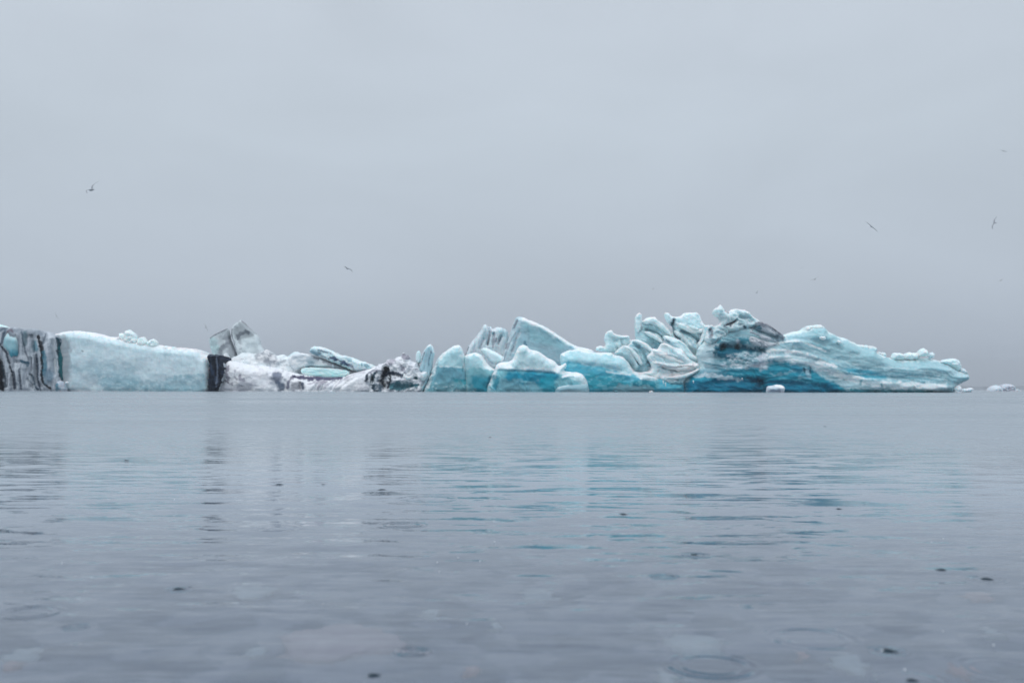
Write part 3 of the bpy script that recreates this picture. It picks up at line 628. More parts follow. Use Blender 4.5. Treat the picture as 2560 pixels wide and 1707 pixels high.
# === 6: great right-hand iceberg
G = empty('iceberg', at_y(1900, 980, 152))
tag(G, 'huge turquoise iceberg with ragged summit, scalloped towers and banded layers sloping down', 'iceberg')
TS = 73.5
chunk(G, 'blue_plateau', 'R4', [(-130, 900), (-140, 640), (-150, 570), (-145, 530), (-90, 506), (-20, 490), (30, 486), (110, 505), (160, 520), (240, 518), (320, 516), (350, 540), (420, 552), (460, 580), (500, 640), (530, 690), (600, 700), (700, 712), (800, 735),
      (900, 760), (1010, 770), (1010, 960), (-130, 960)], 152.6, 2.4, 7, 110, (150, 192, 203), amp=.22, asc=(40, 18), rough=.8, scal=.2, ssc=(44, 20), white_top=((200, 218, 225), 10, .8), paint=[
      ('area', [(-150, 600), (50, 615), (200, 640), (350, 690), (540, 722), (760, 760), (1010, 780), (1010, 960), (-150, 960)], 26, (60, 150, 176), .95, .6),
      ('area', [(0, 545), (150, 550), (300, 560), (440, 600), (510, 680), (400, 700), (250, 650), (50, 610)], 50, (160, 196, 207), .6),
      ('line', [(250, 690), (380, 712), (520, 722)], 18, (190, 204, 212), .7), ('area', [(540, 722), (640, 715), (760, 745), (740, 780), (600, 770)], 16, (200, 211, 219), .9),
      ('area', [(100, 700), (380, 740), (560, 790), (760, 790), (740, 870), (100, 880)], 50, (36, 132, 158), .75), ('area', [(500, 790), (770, 770), (740, 850), (520, 850)], 26, (6, 104, 130), .85),
      ('area', [(360, 810), (500, 815), (720, 830), (720, 900), (330, 900)], 24, (98, 138, 152), .8, 1), ('mottle', (110, 176, 194), .5, 40, 20, .2), ('line', [(520, 725), (640, 718), (760, 750)], 14, (150, 160, 172), .4)],
      relief=[([(-150, 605), (200, 645), (540, 722)], 40, -.3), ([(560, 740), (760, 760)], 30, .4)])
chunk(G, 'ice_block', 'R4', [(-10, 860), (-30, 790), (-20, 730), (20, 705), (60, 712), (88, 750), (108, 800), (112, 860), (118, 960), (-20, 960)], 148.0, .8, 1.5, 40, (150, 178, 188), amp=.12, rough=.7, step=.9,
      paint=[('area', [(-40, 810), (120, 815), (120, 960), (-40, 960)], 14, (104, 140, 152), .9), ('line', [(0, 745), (50, 760)], 24, (196, 208, 216), .7)])
lump = lambda name, o_, D, R, base, **k: chunk(G, name, 'R4', o_, D, k.pop('tf', 1.5) * .62, k.pop('tb', 2.5), R * .8, base, soft=1, ridge=k.pop('ridge', (.36, 38, 34, 13)),
    relief=[(p_, w_, a_ * 1.7) for p_, w_, a_ in k.pop('relief', [])], amp=k.pop('amp', .2), asc=k.pop('asc', (18, 12)), rough=k.pop('rough', .8), **k)
lump('scalloped_tower', [(180, 500), (184, 464), (225, 458), (268, 464), (258, 400), (275, 332), (300, 316), (330, 312), (350, 345), (380, 358), (440, 364), (490, 362), (500, 400), (530, 420), (490, 470), (420, 520), (340, 520), (250, 512)], 155.0, 60, (168, 200, 209),
     scal=.35, ssc=(26, 18), white_top=((200, 218, 225), 7, .8), paint=[('area', [(270, 380), (380, 400), (420, 470), (300, 480)], 60, (146, 188, 198), .7), ('line', [(370, 425), (400, 480)], 24, (190, 210, 218), .7), ('line', [(255, 400), (270, 470), (200, 500)], 18, (130, 150, 164), .5)])
lump('scalloped_tower', [(540, 205), (556, 172), (590, 158), (602, 190), (606, 235), (640, 205), (680, 190), (728, 194), (762, 230), (800, 250), (845, 285), (872, 320), (905, 400), (880, 420), (810, 400), (790, 440), (750, 500), (690, 480), (620, 440), (550, 420), (538, 320)], 156.2, 70, (160, 196, 206),
     tf=1.8, scal=.45, ssc=(26, 16), white_top=((200, 218, 225), 8, .85), paint=[
     ('line', [(610, 235), (700, 250), (780, 290), (860, 350)], 26, (196, 214, 222), .7), ('line', [(640, 325), (720, 350), (790, 410)], 26, (190, 210, 218), .75), ('area', [(640, 350), (740, 380), (790, 450), (740, 480), (660, 420)], 50, (120, 172, 188), .75),
     ('area', [(620, 250), (740, 270), (800, 330), (740, 330), (630, 300)], 50, (142, 186, 198), .7), ('line', [(590, 255), (600, 320)], 26, (120, 118, 134), .6), ('area', [(545, 200), (590, 190), (590, 380), (545, 400)], 40, (148, 184, 195), .6), ('line', [(870, 330), (895, 400)], 20, (96, 122, 140), .7)],
     relief=[([(620, 300), (720, 325), (800, 390)], 26, -.6), ([(640, 235), (760, 260), (860, 340)], 24, .4), ([(640, 335), (740, 365), (800, 420)], 24, .5)])
lump('scalloped_tower', [(808, 156), (830, 150), (862, 160), (874, 182), (925, 190), (960, 190), (985, 160), (1030, 150), (1075, 156), (1100, 150), (1136, 162), (1145, 205), (1168, 245), (1190, 272), (1220, 268), (1250, 300), (1240, 420), (1180, 480), (1150, 560), (1100, 560),
     (960, 500), (900, 460), (850, 400), (872, 340), (892, 290), (852, 260), (822, 215)], 156.0, 80, (166, 200, 210), tf=2.0, scal=.45, ssc=(28, 18), white_top=((202, 219, 226), 8, .85), paint=[
     ('line', [(905, 190), (890, 240), (870, 290), (890, 350), (960, 402)], 26, (88, 108, 124), .8, .8), ('line', [(890, 345), (930, 385), (965, 402)], 14, (46, 58, 72), .9), ('area', [(880, 250), (920, 260), (910, 320), (880, 310)], 20, (104, 144, 158), .8),
     ('area', [(930, 210), (1100, 200), (1120, 260), (1000, 270)], 50, (150, 190, 201), .6), ('line', [(930, 255), (1010, 290), (1100, 310), (1180, 330)], 30, (198, 215, 223), .7), ('area', [(940, 290), (1040, 330), (1140, 400), (1100, 440), (980, 350)], 50, (132, 178, 192), .7),
     ('area', [(960, 180), (1120, 160), (1140, 200), (980, 210)], 40, (186, 208, 216), .6), ('area', [(815, 160), (870, 170), (890, 240), (840, 230)], 20, (186, 204, 212), .7)],
     relief=[([(900, 200), (880, 300), (950, 400)], 30, -.9), ([(930, 250), (1100, 315), (1200, 340)], 26, .5), ([(940, 310), (1060, 360), (1150, 440)], 30, -.5)])
lump('scalloped_tower', [(345, 530), (400, 470), (440, 450), (480, 452), (508, 402), (540, 395), (582, 400), (642, 430), (690, 470), (725, 505), (700, 560), (690, 660), (640, 702), (555, 705), (500, 640), (450, 585), (400, 560)], 154.0, 70, (152, 190, 202),
     tf=1.8, scal=.4, ssc=(26, 22), white_top=((200, 218, 225), 8, .85), paint=[('line', [(520, 430), (580, 470), (640, 560), (680, 640)], 34, (130, 176, 192), .7), ('line', [(600, 440), (660, 480), (700, 530)], 22, (140, 180, 194), .6),
     ('area', [(520, 560), (620, 580), (680, 650), (560, 690)], 50, (110, 158, 176), .75), ('line', [(440, 480), (520, 560), (560, 660)], 36, (184, 206, 215), .6), ('line', [(650, 580), (690, 660)], 20, (84, 112, 132), .8)],
     relief=[([(440, 470), (520, 560), (560, 680)], 30, .5), ([(510, 420), (610, 500), (670, 640)], 34, -.5), ([(560, 405), (690, 500)], 24, .5)])
lump('ice_rib', [(798, 378), (806, 362), (850, 364), (920, 388), (980, 420), (1012, 450), (1050, 500), (1090, 545), (1140, 560), (1128, 610), (1080, 600), (1000, 580), (950, 520), (900, 480), (850, 440), (815, 410)], 154.0, 30, (180, 207, 215), tf=1.6, white_top=((206, 221, 227), 7, .85),
     paint=[('line', [(840, 420), (920, 460), (980, 530), (1070, 590)], 30, (138, 180, 194), .8), ('line', [(815, 395), (870, 430)], 14, (70, 104, 126), .8)], rough=.6)
lump('ice_rib', [(898, 322), (920, 316), (980, 345), (1040, 380), (1080, 385), (1110, 430), (1150, 480), (1130, 530), (1090, 500), (1040, 470), (980, 410), (920, 370)], 155.2, 26, (182, 208, 216), tf=1.4, rough=.6,
     paint=[('line', [(1040, 400), (1080, 450), (1120, 510)], 30, (134, 172, 188), .7)])
lump('ice_rib', [(648, 560), (660, 540), (690, 510), (706, 480), (750, 490), (768, 445), (800, 426), (850, 440), (905, 470), (975, 486), (1000, 520), (1030, 570), (1080, 600), (1125, 620), (1138, 650), (1120, 690), (1060, 700), (1010, 760), (990, 850), (820, 850),
      (760, 790), (690, 735), (600, 725), (560, 706), (640, 695), (700, 680), (680, 610)], 152.0, 70, (186, 208, 216), tf=2.2, scal=.35, ssc=(30, 16), white_top=((208, 221, 227), 8, .85), paint=[
      ('area', [(720, 520), (900, 520), (1000, 600), (900, 640), (760, 600)], 70, (164, 198, 208), .6), ('line', [(700, 600), (800, 630), (900, 660), (1000, 640), (1110, 625)], 22, (208, 218, 225), .75), ('line', [(730, 640), (850, 680), (960, 680)], 22, (146, 180, 192), .6),
      ('area', [(720, 730), (900, 710), (1010, 720), (960, 745), (800, 750)], 30, (204, 213, 221), .8), ('line', [(870, 700), (900, 680)], 20, (128, 138, 152), .7, 1), ('area', [(760, 770), (1010, 750), (1000, 860), (800, 860)], 30, (112, 162, 178), .85, 1), ('line', [(820, 820), (940, 822)], 10, (180, 196, 204), .7)],
      relief=[([(700, 600), (850, 650), (1110, 630)], 24, .5), ([(740, 645), (960, 690)], 24, -.4), ([(820, 440), (960, 560), (1080, 610)], 30, .3)])
# thin slanted fins standing proud of the towers
for o_, D_, c_ in (([(545, 330), (547, 200), (556, 172), (575, 152), (602, 162), (604, 230), (594, 330)], 155.2, (176, 202, 211)),
                   ([(604, 240), (640, 208), (690, 196), (735, 206), (790, 250), (850, 300), (880, 350), (868, 372), (820, 335), (760, 290), (690, 250), (640, 262)], 155.0, (188, 210, 218)),
                   ([(612, 325), (660, 322), (720, 346), (790, 398), (812, 430), (780, 436), (720, 396), (650, 360)], 154.7, (186, 209, 217)),
                   ([(508, 408), (560, 398), (620, 424), (690, 478), (724, 512), (700, 528), (640, 484), (570, 440)], 152.9, (188, 210, 218)),
                   ([(440, 462), (480, 456), (540, 500), (590, 560), (620, 630), (590, 640), (540, 570), (480, 510)], 152.7, (184, 207, 215)),
                   ([(920, 244), (980, 250), (1050, 290), (1120, 306), (1200, 292), (1246, 304), (1200, 334), (1110, 346), (1030, 332), (950, 290)], 154.6, (190, 211, 219)),
                   ([(1150, 250), (1190, 274), (1222, 264), (1240, 290), (1200, 360), (1160, 430), (1130, 480), (1112, 450), (1150, 370), (1168, 310)], 154.2, (180, 203, 212)),
                   ([(700, 498), (740, 486), (800, 506), (880, 552), (960, 590), (1010, 600), (980, 626), (880, 600), (790, 560), (720, 536)], 151.0, (196, 214, 221)),
                   ([(770, 450), (800, 428), (850, 446), (890, 474), (880, 492), (820, 470)], 151.4, (196, 214, 221)),
                   ([(700, 610), (760, 604), (850, 640), (930, 652), (1020, 636), (1112, 622), (1134, 640), (1060, 668), (960, 690), (860, 676), (760, 644)], 150.7, (200, 216, 223)),
                   ([(815, 752), (900, 728), (990, 716), (1060, 690), (1128, 660), (1136, 680), (1080, 716), (1010, 752), (900, 770)], 150.6, (192, 205, 213)),
                   ([(286, 340), (300, 318), (330, 314), (352, 346), (420, 366), (480, 362), (498, 384), (440, 392), (370, 384), (310, 372)], 154.2, (188, 210, 218))):
    chunk(G, 'ice_fin', 'R4', o_, D_, .55, 1.2, 18, c_, amp=.16, asc=(14, 8), rough=1.1, rsc=7, soft=1, step=.95, white_top=((208, 222, 228), 4, .9),
          paint=[('mottle', (150, 190, 202), .4, 50, 24, .2)])
# thin annual layers following the sweep of the slope
LAYERS = []
for i_ in range(9):
    o_ = 24 * i_ + (7 if i_ % 3 else 0)
    pts_ = [(60, 440 + o_), (290, 424 + o_), (440, 480 + o_), (600, 556 + o_), (900, 618 + o_ * .8), (1200, 640 + o_ * .7), (1450, 660 + o_ * .65), (1700, 730 + o_ * .4)]
    LAYERS.append(('line', pts_, 9 + (i_ * 5) % 7, (186, 210, 218) if i_ % 2 else (92, 146, 166), .34 if i_ % 2 else .2, 1.2))
for i_ in range(5):
    o_ = 26 * i_
    LAYERS.append(('line', [(-700, 640 + o_ * .7), (-500, 655 + o_), (-300, 690 + o_), (-100, 705 + o_), (200, 740 + o_), (500, 800 + o_ * .7)], 9, (120, 168, 186) if i_ % 2 else (0, 84, 112), .35, 1.4))
# main banded body (drawn in R5 coordinates; R4 x - 1764)
bx = 1764
body_o = [(970 - bx, 900), (985 - bx, 770), (1040 - bx, 700), (1120 - bx, 650), (1120 - bx, 580), (1110 - bx, 530), (1130 - bx, 470), (1200 - bx, 400), (1240 - bx, 330), (1330 - bx, 290), (1450 - bx, 230), (1560 - bx, 240), (1700 - bx, 290), (1800 - bx, 340),
          (1900 - bx, 365), (1920 - bx, 350), (1990 - bx, 328), (2060 - bx, 318), (336, 300), (350, 275), (420, 268), (478, 262), (515, 280), (540, 320), (590, 345), (650, 380), (700, 388), (760, 415), (820, 445), (900, 455), (992, 462), (992, 512), (1000, 520), (1080, 560),
          (1140, 575), (1240, 585), (1400, 570), (1480, 570), (1560, 590), (1640, 620), (1720, 680), (1780, 690), (1820, 700), (1838, 740), (1832, 775), (1790, 795), (1745, 815), (1710, 840), (1695, 880), (1690, 960), (970 - bx, 960)]
chunk(G, 'banded_body', 'R5', body_o, 152.5, 3.0, 9, 110, (132, 176, 189), amp=.26, ridge=(.12, 12, 120, 16), asc=(46, 14), rough=.9, scal=.22, ssc=(60, 14), white_top=((190, 213, 219), 11, .8), paint=[
      ('strata', (172, 198, 207), .35, [(-700, 560), (0, 480), (300, 420), (600, 560), (1000, 640), (1800, 720)], 60),
      ('strata', (100, 162, 180), .3, [(-700, 560), (0, 500), (300, 440), (600, 580), (1000, 660), (1800, 740)], 44),
      ('area', [(350, 290), (520, 300), (640, 400), (860, 460), (1000, 530), (1400, 590), (1500, 640), (1200, 680), (900, 640), (600, 540), (420, 420)], 60, (134, 178, 189), .6),
      ('area', [(600, 640), (760, 650), (1000, 690), (1300, 700), (1540, 720), (1660, 780), (1500, 800), (1200, 780), (900, 760), (700, 720)], 50, (88, 148, 170), .8),
      ('area', [(680, 650), (800, 670), (1000, 710), (1100, 750), (900, 760), (740, 710)], 40, (44, 140, 174), .85),
      ('area', [(1440, 640), (1560, 640), (1700, 740), (1760, 780), (1680, 830), (1500, 760)], 60, (112, 158, 172), .6),
      ('area', [(-700, 600), (-300, 640), (0, 590), (200, 600), (330, 640), (420, 690), (560, 760), (680, 820), (760, 960), (-900, 960), (-800, 780)], 40, (22, 126, 158), .97, .6),
      # bubbly white bands
      ('line', [(-60, 505), (60, 500), (200, 505), (330, 535), (460, 590), (560, 625), (640, 660)], 34, (204, 216, 223), .85, .7),
      ('line', [(-300, 640), (-120, 600), (0, 560), (120, 575), (280, 600), (420, 625), (520, 660), (620, 700), (760, 760), (860, 780), (1040, 805), (1200, 820), (1500, 830), (1640, 850)], 66, (194, 209, 217), .9, .7),
      ('line', [(600, 700), (760, 755), (860, 780)], 70, (196, 211, 218), .8), ('area', [(640, 780), (830, 800), (830, 840), (660, 840)], 30, (140, 176, 190), .7, 1),
      ('line', [(1130, 830), (1280, 815), (1500, 815), (1580, 840)], 50, (188, 204, 212), .75, .9), ('line', [(860, 770), (845, 820)], 20, (88, 150, 170), .8), ('line', [(1040, 800), (1050, 840)], 20, (84, 146, 164), .7),
      ('area', [(350, 560), (470, 575), (460, 605), (370, 595)], 20, (92, 146, 166), .8),
      ('line', [(60, 440), (180, 415), (290, 412), (400, 450), (560, 520)], 22, (200, 214, 221), .7), ('line', [(700, 860), (1000, 876), (1300, 872), (1560, 884)], 26, (0, 112, 136), .85),
      ('area', [(560, 800), (640, 860), (1000, 880), (1000, 960), (400, 960)], 30, (0, 118, 148), .8), ('area', [(1600, 850), (1700, 840), (1700, 960), (1500, 960)], 30, (110, 150, 164), .8),
      *LAYERS,
      # summit: mottled grey-blue and dark pockets
      ('area', [(1130 - bx, 520), (1300 - bx, 500), (1500 - bx, 560), (1760 - bx, 560), (1900 - bx, 640), (1500 - bx, 680), (1120 - bx, 680)], 50, (96, 140, 158), .9, .8),
      ('mottle', (162, 176, 190), .8, 70, 46, .12, [(1330 - bx, 470), (1760 - bx, 480), (1800 - bx, 600), (1700 - bx, 690), (1330 - bx, 680)], 40),
      ('area', [(1120 - bx, 480), (1260 - bx, 430), (1330 - bx, 470), (1260 - bx, 540), (1240 - bx, 640), (1110 - bx, 640)], 50, (154, 180, 190), .85),
      ('area', [(1280 - bx, 470), (1330 - bx, 450), (1500 - bx, 450), (1600 - bx, 470), (1760 - bx, 500), (1680 - bx, 530), (1480 - bx, 520), (1400 - bx, 580), (1330 - bx, 580), (1290 - bx, 520)], 24, (0, 84, 112), .98, 1),
      ('mottle', (186, 200, 209), .65, 44, 26, .1, [(1380 - bx, 540), (1600 - bx, 520), (1760 - bx, 560), (1760 - bx, 680), (1500 - bx, 690), (1340 - bx, 640)], 24),
      ('mottle', (30, 96, 120), .7, 30, 16, .25, [(1250 - bx, 380), (1700 - bx, 380), (1780 - bx, 600), (1300 - bx, 640)], 30),
      ('line', [(1340 - bx, 440), (1320 - bx, 480), (1270 - bx, 510)], 40, (4, 72, 94), .9, 1), ('line', [(1470 - bx, 430), (1465 - bx, 490)], 40, (4, 58, 78), .95, .9), ('line', [(1370 - bx, 460), (1375 - bx, 500)], 22, (6, 74, 92), .95),
      ('line', [(1180 - bx, 515), (1280 - bx, 500)], 14, (70, 116, 136), .8), ('area', [(1260 - bx, 380), (1340 - bx, 385), (1330 - bx, 420), (1270 - bx, 415)], 24, (34, 116, 142), .85, 1),
      ('area', [(1380 - bx, 330), (1480 - bx, 330), (1560 - bx, 350), (1620 - bx, 430), (1500 - bx, 440), (1400 - bx, 400)], 40, (100, 150, 168), .75, 1.2),
      ('line', [(1500 - bx, 400), (1580 - bx, 420)], 50, (36, 118, 146), .8, 1), ('area', [(1450 - bx, 400), (1500 - bx, 390), (1510 - bx, 440), (1460 - bx, 440)], 20, (178, 184, 196), .7, 1),
      ('line', [(1130 - bx, 600), (1250 - bx, 625), (1400 - bx, 660), (1500 - bx, 680), (1620 - bx, 690)], 12, (70, 130, 152), .8), ('area', [(1000 - bx, 640), (1250 - bx, 640), (1400 - bx, 690), (1250 - bx, 720), (1060 - bx, 720)], 40, (120, 164, 180), .7, 1),
      ('line', [(1060 - bx, 745), (1180 - bx, 725), (1340 - bx, 745), (1460 - bx, 760), (1540 - bx, 765)], 40, (160, 182, 194), .85, 1), ('area', [(1500 - bx, 670), (1640 - bx, 660), (1700 - bx, 690), (1900 - bx, 740), (2000 - bx, 780), (1600 - bx, 780), (1500 - bx, 720)], 40, (8, 112, 142), .8, 1),
      ('mottle', (112, 160, 180), .75, 90, 40, .1, [(1740 - bx, 600), (2110 - bx, 640), (2130 - bx, 760), (1800 - bx, 740)], 40), ('area', [(1960 - bx, 630), (2080 - bx, 640), (2110 - bx, 700), (2050 - bx, 720), (1980 - bx, 690)], 30, (0, 116, 152), .85),
      ('area', [(2110 - bx, 640), (2160 - bx, 680), (2150 - bx, 760), (2110 - bx, 750)], 24, (136, 172, 188), .8), ('line', [(2090 - bx, 650), (2105 - bx, 710)], 20, (20, 76, 100), .9),
      ('area', [(1000 - bx, 800), (1100 - bx, 770), (1500 - bx, 775), (1640 - bx, 770), (1900 - bx, 790), (2352 - bx, 800), (640, 830), (640, 960), (1000 - bx, 960)], 26, (0, 96, 132), .92, .8),
      ('area', [(1560 - bx, 740), (1680 - bx, 745), (1720 - bx, 800), (1740 - bx, 860), (1640 - bx, 850), (1640 - bx, 800)], 40, (4, 66, 94), .95, 1), ('mottle', (20, 120, 154), .4, 60, 24, .2, [(1000 - bx, 780), (640, 800), (640, 960), (1000 - bx, 960)], 20),
      ('area', [(1110 - bx, 690), (1160 - bx, 690), (1150 - bx, 730), (1100 - bx, 730)], 20, (86, 136, 156), .8), ('line', [(1300, 870), (1420, 876)], 12, (92, 140, 152), .5)],
      relief=[([(-60, 505), (200, 505), (460, 590), (640, 660)], 34, .35), ([(-300, 640), (0, 560), (280, 600), (520, 660), (860, 780), (1200, 820), (1640, 850)], 60, .55), ([(-700, 790), (0, 790), (600, 850)], 50, -.4),
              ([(60, 440), (290, 412), (560, 520)], 26, .3), ([(1280 - bx, 470), (1480 - bx, 470), (1740 - bx, 500)], 60, -1.3), ([(1470 - bx, 430), (1465 - bx, 490)], 44, -1.0), ([(1340 - bx, 450), (1300 - bx, 510)], 40, -.9),
              ([(1660 - bx, 760), (1690 - bx, 860)], 60, -.8), ([(2100 - bx, 650), (2110 - bx, 720)], 24, -.5), ([(700, 700), (1100, 750), (1500, 740)], 60, -.3), ([(1160 - bx, 650), (1060 - bx, 740)], 40, .5)])
lump('summit_lump', [(1180, 420), (1200, 330), (1216, 284), (1250, 262), (1268, 280), (1330, 248), (1310, 210), (1275, 184), (1256, 150), (1272, 116), (1300, 104), (1322, 80), (1346, 92), (1362, 130), (1400, 150), (1428, 122), (1480, 118), (1540, 126), (1590, 146), (1630, 190), (1660, 205), (1700, 240),
      (1720, 290), (1640, 300), (1560, 300), (1520, 340), (1420, 330), (1380, 390), (1320, 420), (1260, 450)], 150.6, 60, (172, 198, 206), tf=2.0, tb=3, scal=.35, ssc=(20, 15), rough=1.2, rsc=6, white_top=((204, 220, 226), 6, .85), paint=[
      ('mottle', (140, 172, 182), .6, 60, 40, .15), ('line', [(1364, 126), (1406, 160)], 18, (52, 48, 66), 1, .2), ('line', [(1350, 280), (1400, 255), (1440, 245), (1470, 215)], 14, (66, 68, 86), .9, .4), ('line', [(1425, 250), (1418, 290)], 14, (86, 88, 104), .8),
      ('line', [(1300, 240), (1340, 245)], 14, (96, 100, 116), .75), ('line', [(1215, 285), (1240, 310), (1250, 350), (1230, 380)], 26, (98, 100, 118), .8, 1), ('line', [(1200, 320), (1190, 300)], 14, (110, 108, 124), .8, 1),
      ('line', [(1540, 272), (1552, 292)], 26, (24, 66, 84), .95), ('line', [(1590, 290), (1640, 290), (1700, 300)], 34, (66, 112, 134), .8, 1), ('area', [(1300, 190), (1400, 180), (1420, 240), (1350, 280)], 40, (150, 174, 184), .6), ('line', [(1480, 190), (1580, 180), (1620, 230)], 34, (142, 174, 184), .6, 1),
      ('area', [(1250, 380), (1400, 370), (1380, 420), (1260, 440)], 40, (96, 142, 156), .7, 1)],
      relief=[([(1350, 280), (1440, 245), (1470, 215)], 20, -.5), ([(1364, 126), (1406, 160)], 18, -.4), ([(1225, 290), (1240, 370)], 30, -.6), ([(1480, 200), (1580, 190), (1630, 240)], 36, -.4), ([(1440, 300), (1560, 270)], 40, .4)])
lump('ashy_ridge', [(1630, 235), (1660, 228), (1700, 236), (1770, 262), (1830, 308), (1900, 358), (1930, 380), (1900, 405), (1850, 420), (1830, 440), (1760, 420), (1690, 400), (1600, 360), (1570, 330), (1600, 300), (1660, 290)], 150.2, 34, (168, 180, 190), tf=1.7, tb=3, rough=.9, mat=DIRT, paint=[
      ('line', [(1660, 232), (1760, 262), (1830, 308), (1895, 356)], 20, (104, 106, 120), .85, .8), ('line', [(1680, 262), (1760, 292)], 20, (128, 128, 142), .7, 1), ('area', [(1590, 290), (1660, 290), (1760, 330), (1880, 370), (1860, 410), (1760, 380), (1640, 350)], 34, (88, 130, 148), .9, .9),
      ('line', [(1640, 275), (1700, 300)], 30, (44, 90, 114), .85, .9), ('line', [(1600, 350), (1700, 395), (1820, 430)], 34, (184, 194, 202), .8, .8), ('line', [(1840, 400), (1900, 370)], 34, (82, 108, 126), .8, .9), ('line', [(1700, 300), (1860, 366)], 26, (190, 202, 210), .6, .8)],
      relief=[([(1600, 310), (1740, 345), (1870, 390)], 34, -.7), ([(1660, 240), (1830, 310)], 24, .3)])
lump('ashy_ridge', [(1560, 400), (1600, 360), (1680, 390), (1760, 405), (1830, 425), (1860, 410), (1850, 450), (1790, 475), (1700, 470), (1620, 450)], 150.0, 26, (178, 188, 197), tf=1.4, tb=3, rough=.9, mat=DIRT, ridge=(.3, 20, 40, 9), paint=[('mottle', (130, 142, 156), .6, 40, 24, .1), ('line', [(1690, 460), (1760, 465)], 22, (96, 120, 138), .7, 1)])
# snowy rims and knobs on the banded body (R5)
for nm, o_, D, b_ in (('snow_knob', [(340, 330), (345, 290), (372, 270), (430, 266), (480, 260), (512, 282), (520, 320), (450, 318)], 151.7, (186, 208, 214)),
                      ('snow_knob', [(470, 385), (478, 365), (510, 366), (540, 384), (528, 402), (490, 402)], 148.8, (196, 210, 217)),
                      ('snow_knob', [(632, 425), (640, 405), (662, 408), (676, 428), (650, 440)], 149.3, (192, 208, 216)),
                      ('snow_rim', [(820, 462), (860, 446), (992, 462), (996, 505), (930, 506), (860, 500)], 152.2, (180, 206, 212)),
                      ('snow_rim', [(985, 540), (992, 514), (1078, 517), (1088, 562), (1040, 570)], 152.5, (172, 196, 203)),
                      ('snow_rim', [(1128, 580), (1138, 520), (1228, 524), (1250, 545), (1248, 582), (1190, 588)], 151.8, (186, 207, 214)),
                      ('snow_rim', [(1240, 580), (1250, 532), (1280, 514), (1330, 520), (1390, 518), (1400, 560), (1360, 588), (1290, 588)], 152.0, (190, 210, 217)),
                      ('snow_knob', [(1365, 560), (1380, 510), (1405, 482), (1430, 476), (1456, 498), (1475, 540), (1440, 555)], 151.3, (190, 212, 219)),
                      ('snow_knob', [(1470, 555), (1485, 522), (1508, 512), (1528, 530), (1530, 560), (1500, 575)], 151.5, (178, 196, 206)),
                      ('snow_knob', [(1560, 610), (1590, 588), (1650, 576), (1705, 572), (1745, 585), (1768, 620), (1774, 665), (1740, 690), (1680, 655), (1620, 630)], 151.8, (178, 204, 213)),
                      ('snow_knob', [(1740, 680), (1770, 662), (1800, 668), (1830, 700), (1828, 730), (1780, 715)], 152.0, (174, 192, 203)),
                      ('snow_skirt', [(1690, 960), (1692, 880), (1705, 840), (1735, 818), (1768, 822), (1778, 860), (1775, 960)], 150.1, (180, 194, 204))):
    chunk(G, nm, 'R5', o_, D, 1.0, 1.4, 34, b_, amp=.25, asc=(8, 6), rough=1.3, rsc=6, step=.9,
          paint=[('line', [(1700, 885), (1712, 865)], 20, (52, 82, 100), .8)] if nm == 'snow_skirt' else [])
# drips hanging under the ledge
for a_, b_, x_ in ((775, 800, 1078), (780, 808, 802), (795, 832, 822), (752, 768, 1526)):
    chunk(G, 'icicle', 'R4', [(x_ - 7, a_), (x_ + 7, a_), (x_ + 3, b_), (x_ - 2, b_)], 148.0, .3, .3, 12, (186, 202, 210), amp=.01, rough=.1, step=.6, sharp=True)

# ---------------------------------------------------------------- floes
def floe(lbl, crop, o_, D, base, R=40, tf=1.0, tb=1.2, group=None, **k):
    P = px(crop, o_)
    e_ = empty('ice_floe', at_y(P[:, 0].mean(), 972 + F * CAM_H / D, D))
    tag(e_, lbl, 'ice floe', group)
    chunk(e_, 'ice_lump', crop, o_, D, tf, tb, R, base, step=k.pop('step', .7), rough=k.pop('rough', .5), **k)
    return e_
floe('small white block of ice afloat before the dark turquoise foot of the big iceberg', 'S',
     [(1665, 1600), (1670, 1430), (1700, 1400), (1800, 1390), (1830, 1376), (1900, 1384), (1960, 1405), (1975, 1440), (1965, 1500), (1950, 1600)], 143, (170, 182, 194), R=60, amp=.12,
     paint=[('line', [(1810, 1395), (1900, 1400), (1950, 1430)], 40, (214, 220, 228), .9), ('area', [(1690, 1480), (1790, 1450), (1930, 1470), (1930, 1600), (1690, 1600)], 30, (98, 122, 146), .85)])
f1 = floe('low flat white floe trailing off the snout of the big iceberg', 'Q',
     [(940, 860), (960, 825), (1060, 822), (1120, 800), (1180, 812), (1200, 845), (1150, 870), (1150, 930), (950, 930)], 175, (176, 190, 202), R=40, amp=.08)
f2 = floe('rounded pale floe, nearer the big iceberg than its dirty neighbour', 'Q',
     [(1545, 960), (1550, 860), (1580, 800), (1640, 760), (1720, 745), (1790, 780), (1830, 840), (1840, 960)], 330, (176, 192, 204), R=60, tf=3, tb=3, amp=.3, asc=(5, 4))
f3 = floe('lumpy floe smudged grey with ash at the far right of the lake', 'Q',
     [(1770, 960), (1775, 850), (1780, 790), (1830, 745), (1900, 715), (1990, 722), (2060, 730), (2090, 800), (2150, 830), (2230, 850), (2240, 960)], 335, (164, 174, 188), R=60, tf=3, tb=3, amp=.5, asc=(5, 4),
     paint=[('area', [(1800, 840), (1900, 820), (1930, 870), (2050, 860), (2060, 900), (1800, 890)], 30, (120, 122, 142), .8), ('line', [(1800, 790), (1860, 750)], 24, (130, 134, 150), .8), ('line', [(1990, 780), (2060, 820)], 40, (128, 138, 154), .7)])
